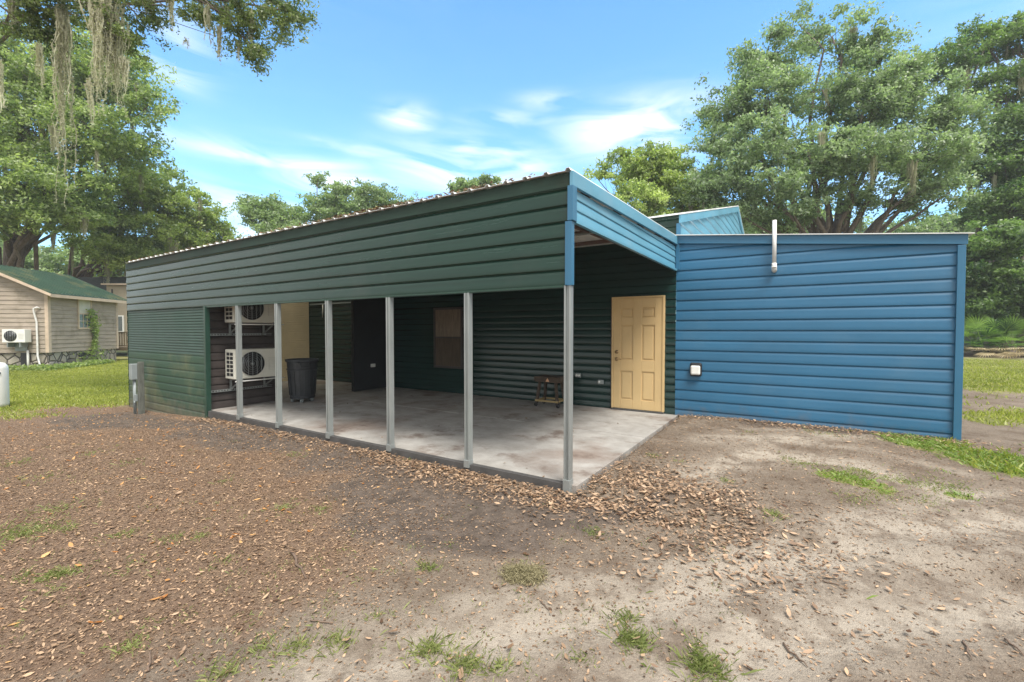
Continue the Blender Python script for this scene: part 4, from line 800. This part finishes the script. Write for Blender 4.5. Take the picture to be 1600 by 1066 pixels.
blades('lawn_grass', X_, Y_, .06, .011, 'green lawn and weeds beyond the right corner of the blue wing', 2, tone=.5)
def tufts(spots, seed):
    rg = np.random.default_rng(seed); XX = []; YY = []; HH = []
    for px, py, r, h, n in spots:
        c0 = onZ(px, py, -.1); th = rg.normal(0, 1, (n, 2)) * r * .7 * (.6 + .8 * rg.random((n, 1))); th[: n // 5] *= 2.2; rg.shuffle(th); n = int(n * .5); th = th[:n]; XX.append(c0[0] + th[:, 0]); YY.append(c0[1] + th[:, 1]); HH.append(np.full(n, h * .55))
    return np.concatenate(XX), np.concatenate(YY), np.concatenate(HH)
T1 = [(q[0], q[1], .05, .035, 26) for q in zip(np.random.default_rng(8).uniform(0, 1150, 150), 690 + 370 * np.random.default_rng(9).random(150) ** 1.1) if q[1] > 790 or q[0] < 420] + [(90, 802, .10, .05, 260), (22, 842, .16, .06, 700), (60, 836, .12, .05, 350), (105, 832, .07, .05, 150), (190, 842, .06, .05, 200), (275, 848, .07, .05, 180), (312, 846, .04, .05, 110), (85, 908, .06, .06, 260), (102, 905, .05, .06, 200), (35, 908, .05, .05, 110), (90, 930, .06, .04, 90), (352, 885, .05, .04, 110), (207, 1018, .05, .05, 220), (500, 802, .08, .05, 140), (445, 799, .07, .05, 180), (460, 715, .10, .05, 160), (350, 758, .07, .05, 90), (205, 728, .12, .05, 160), (150, 712, .12, .05, 120), (60, 752, .12, .05, 180), (22, 728, .15, .05, 220), (668, 897, .05, .06, 200), (672, 1018, .055, .075, 420), (728, 1050, .06, .07, 420), (780, 1056, .04, .06, 160), (530, 1012, .06, .06, 260), (465, 1020, .06, .06, 260), (410, 1022, .05, .06, 170), (590, 975, .04, .05, 60), (350, 1062, .05, .06, 170),
      (985, 1010, .055, .07, 420), (978, 972, .05, .06, 200), (1000, 1022, .04, .06, 200), (905, 1045, .04, .05, 90), (1095, 1048, .06, .08, 500), (1115, 1052, .05, .07, 300), (1207, 822, .05, .05, 260), (925, 838, .06, .05, 180), (1135, 768, .05, .05, 140), (1230, 730, .06, .05, 90), (1170, 690, .08, .04, 100), (1060, 734, .05, .04, 90), (1020, 725, .06, .05, 160), (1260, 742, .14, .05, 350), (1330, 762, .14, .06, 500), (1345, 755, .10, .06, 300), (1420, 768, .14, .05, 450), (1480, 778, .16, .05, 600), (1380, 790, .14, .045, 350), (1340, 798, .12, .045, 260), (1448, 800, .14, .04, 250), (1270, 690, .10, .04, 160), (1305, 695, .12, .04, 220), (1095, 660, .10, .04, 140), (640, 722, .04, .06, 40), (665, 715, .05, .05, 40), (786, 742, .02, .10, 60), (1245, 665, .3, .05, 250), (1170, 655, .2, .04, 120)]
X_, Y_, H_2 = tufts(T1, 5); blades('grass_tufts', X_, Y_, H_2 * .9, .0020, 'small green grass tufts dotted over the bare ground', 3, l_tuft, .45, .9)
X_, Y_ = scatter(110000, .2, 9, 3.2, 8.6, lambda x, y: np.clip(zones(x, y)[1] * 1.2 - .1, 0, 1) ** 1.5)
blades('ground_weeds', X_, Y_, .035, .006, 'low green weeds by the right corner of the blue wing', 6, l_weed, tone=.5, spread=1.2)

# ------------------------------------------------------------------ fallen leaves
def litter(name, X_, Y_, size, label, seed, mat, tone, z=None, lift=.012, asp=.38):
    rg = np.random.default_rng(seed); n = len(X_); zz = (gz(X_, Y_) if z is None else z) + rg.uniform(.002, lift, n)
    a = rg.uniform(0, 6.28, n); s = size * np.minimum(np.exp(rg.normal(-.1, .42, n)), 1.6); tl = rg.normal(0, .22, (n, 2)); ux, uy = np.cos(a), np.sin(a); curl = s * rg.uniform(.05, .45, n)
    c = np.stack([X_, Y_, zz], 1); U = np.stack([ux, uy, tl[:, 0]], 1) * s[:, None]; Vv = np.stack([-uy, ux, tl[:, 1]], 1) * (s * asp)[:, None]; Z_ = np.zeros((n, 3)); Z_[:, 2] = 1
    e = .55
    V = np.stack([c - U + Z_ * curl[:, None] * .5, c - U * .3 - Vv + Z_ * curl[:, None] * .35, c + U * .35 - Vv * .85 + Z_ * curl[:, None] * .3, c + U + Z_ * curl[:, None] * .6, c + U * .35 + Vv * .85 + Z_ * curl[:, None] * .3, c - U * .3 + Vv + Z_ * curl[:, None] * .35, c], 1).reshape(-1, 3)
    b7 = np.arange(n)[:, None] * 7; F = np.stack([b7 + np.array([[0, 1, 6, 5]]), b7 + np.array([[1, 2, 4, 5]]) * 0 + np.array([[1, 2, 3, 6]]), b7 + np.array([[6, 3, 4, 5]])], 1).reshape(-1, 4)
    tt = np.repeat(np.clip(tone + rg.normal(0, .34, n), 0, 1), 3); return tag(big(name, V, F, mat, None, tt), label, 'leaves', kind='stuff')
PILE = G2((600, 712), (700, 745), (800, 768), (880, 790), (980, 790), (1060, 800), (1110, 790)); PILE2 = G2((1000, 780), (1080, 830), (1130, 850)); PILE3 = G2((940, 790), (1000, 770), (1040, 740)); WALLL = [(-1.6, 7.95), (1.7, 7.9)]; SLABL = [(-9, 3.7), (-1.9, 3.72)]
def pleaf(x, y):
    w = wn(x, y, 1.7, 3); d = .75 * seg(x, y, PILE, .32) + .55 * seg(x, y, PILE2, .55) + .35 * seg(x, y, PILE3, .35) + .5 * seg(x, y, SLABL, .16) + .75 * seg(x, y, WALLL, .17) + .10 * seg(x, y, WALLL, .7)
    return np.clip(d * (1 + .35 * w) + .5 * np.clip(d, 0, .3) * wn(x, y, 6.1, 8) + .010 + .007 * w, 0, 1) * (~inside_bld(x, y))
X_, Y_ = scatter(230000, -12, 6, .6, 8.2, pleaf); litter('fallen_leaves', X_, Y_, .0195, 'curled tan oak leaves piled around the porch corner and scattered over the yard', 41, l_litter, .52, lift=.03)
def psm(x, y):
    l, g, d = zones(x, y); return np.clip(.8 * l + .24 - .12 * d - .5 * g + .12 * wn(x, y, 3.3, 2), .04, 1) * np.clip(1.25 - np.hypot(x, y) / 13, .12, 1) * (~inside_bld(x, y))
X_, Y_ = scatter(620000, -15, 5, .3, 7.9, psm); k = rg.random(len(X_)) < .10; litter('leaf_litter', X_[~k], Y_[~k], .0068, 'fine brown leaf crumbs covering the yard', 42, l_litter2, .40, lift=.005, asp=.5)
litter('leaf_litter', X_[k], Y_[k], .0135, 'larger broken leaves among the fine litter of the yard', 46, l_litter2, .55, lift=.012, asp=.36)
X_, Y_ = scatter(9000, -16, -3, .3, 6, lambda x, y: .8 * (~inside_bld(x, y))); litter('orange_leaves', X_[:1500], Y_[:1500], .020, 'brighter orange leaves sprinkled over the yard', 43, MLEAF('orange_leaves', (.32, .13, .035), (.55, .33, .14), .1, .04), .4, lift=.012)
# debris along the eave and a few leaves on the slab
X_ = np.concatenate([rg.normal(-4.4, .9, 900), rg.uniform(-12.6, -2.2, 800)]); Y_ = FY - .04 + rg.uniform(0, .15, len(X_)); k = (X_ < -2) & (X_ > -12.6)
litter('roof_debris', X_[k], Y_[k], .022, 'brown leaf debris lying along the green roof edge', 44, l_litter2, .4, z=2.955 + RNG.uniform(0, .02, k.sum()), lift=.012)
X_, Y_ = scatter(260, -9, -1.8, 3.9, 7.8, lambda x, y: .10 + .5 * (y < 4.1)); litter('slab_leaves', X_, Y_, .02, 'few dry leaves lying on the porch concrete', 45, l_litter, .3, z=np.full(len(X_), .002), lift=.004)

# dried moss clump and sticks
mc = onZ(808, 908, -.1); rg = np.random.default_rng(61); q = np.concatenate([rg.normal(0, 1, (2600, 3)) * [.045, .045, .02], rg.normal(0, 1, (2600, 3)) * [.04, .04, .02] + [.085, .03, 0]]); q[:, 2] = np.abs(q[:, 2])
V, F, T = leaves(q, 0, .016, .45, rg, .12); mo = big('moss_clump', V, F, l_drymoss, None, T); mo.location = (mc[0], mc[1], float(gz(mc[0], mc[1]))); tag(mo, 'dried grey green moss clump lying on bare soil in the middle foreground', 'moss')
def stick(px0, py0, px1, py1, r, label, seed):
    rg = np.random.default_rng(seed); a = onZ(px0, py0, -.1); b_ = onZ(px1, py1, -.1); P_ = branch_pts(a, b_, rg, 6, 0, .05)
    for p in P_: p[2] = float(gz(p[0], p[1])) + r + rg.uniform(0, .008)
    tag(MB().tube(P_, [r, r, r * .95, r * .9, r * .8, r * .7, r * .4], 6).build('fallen_twig', m_twig), label, 'twig', 'twigs lying in the yard')
for i, (q, r, lab) in enumerate((((232, 1062, 236, 1030), .006, 'short thick twig standing out at the bottom left of the yard'), ((455, 872, 478, 915), .009, 'dark crooked twig among the litter left of centre'), ((1224, 1010, 1262, 1052), .005, 'thin curved twig at bottom right of centre on the sand'), ((245, 990, 270, 978), .004, 'pale straight twig in the lower left litter'), ((1285, 920, 1312, 925), .004, 'short dark twig on the sandy track at right'), ((1240, 858, 1262, 862), .006, 'stubby dark twig above the sandy track'), ((1505, 1012, 1518, 1050), .005, 'dark twig near the lower right corner'), ((845, 950, 858, 962), .004, 'small bent twig just below the dried moss clump'), ((1570, 1010, 1600, 1040), .005, 'thin twig at the lower right margin'), ((485, 980, 520, 985), .004, 'slender twig in the bottom litter left of centre'))): stick(*q, r, lab, 70 + i)

# ------------------------------------------------------------------ thin haze added to lift the dark tones of the trees
if HAZE:
    hz_ = MB().box((-75, -12, -3), (45, 75, 30)).build('haze', bpy.data.materials.new('haze_air')); tag(hz_, kind='stuff'); hm = hz_.data.materials[0]; hm.use_nodes = True; t = hm.node_tree; t.nodes.clear()
    pv = nd(t, 'ShaderNodeVolumePrincipled'); pv.inputs['Density'].default_value = HAZE; pv.inputs['Color'].default_value = (.9, .94, 1, 1); ho = nd(t, 'ShaderNodeOutputMaterial'); t.links.new(pv.outputs[0], ho.inputs['Volume'])
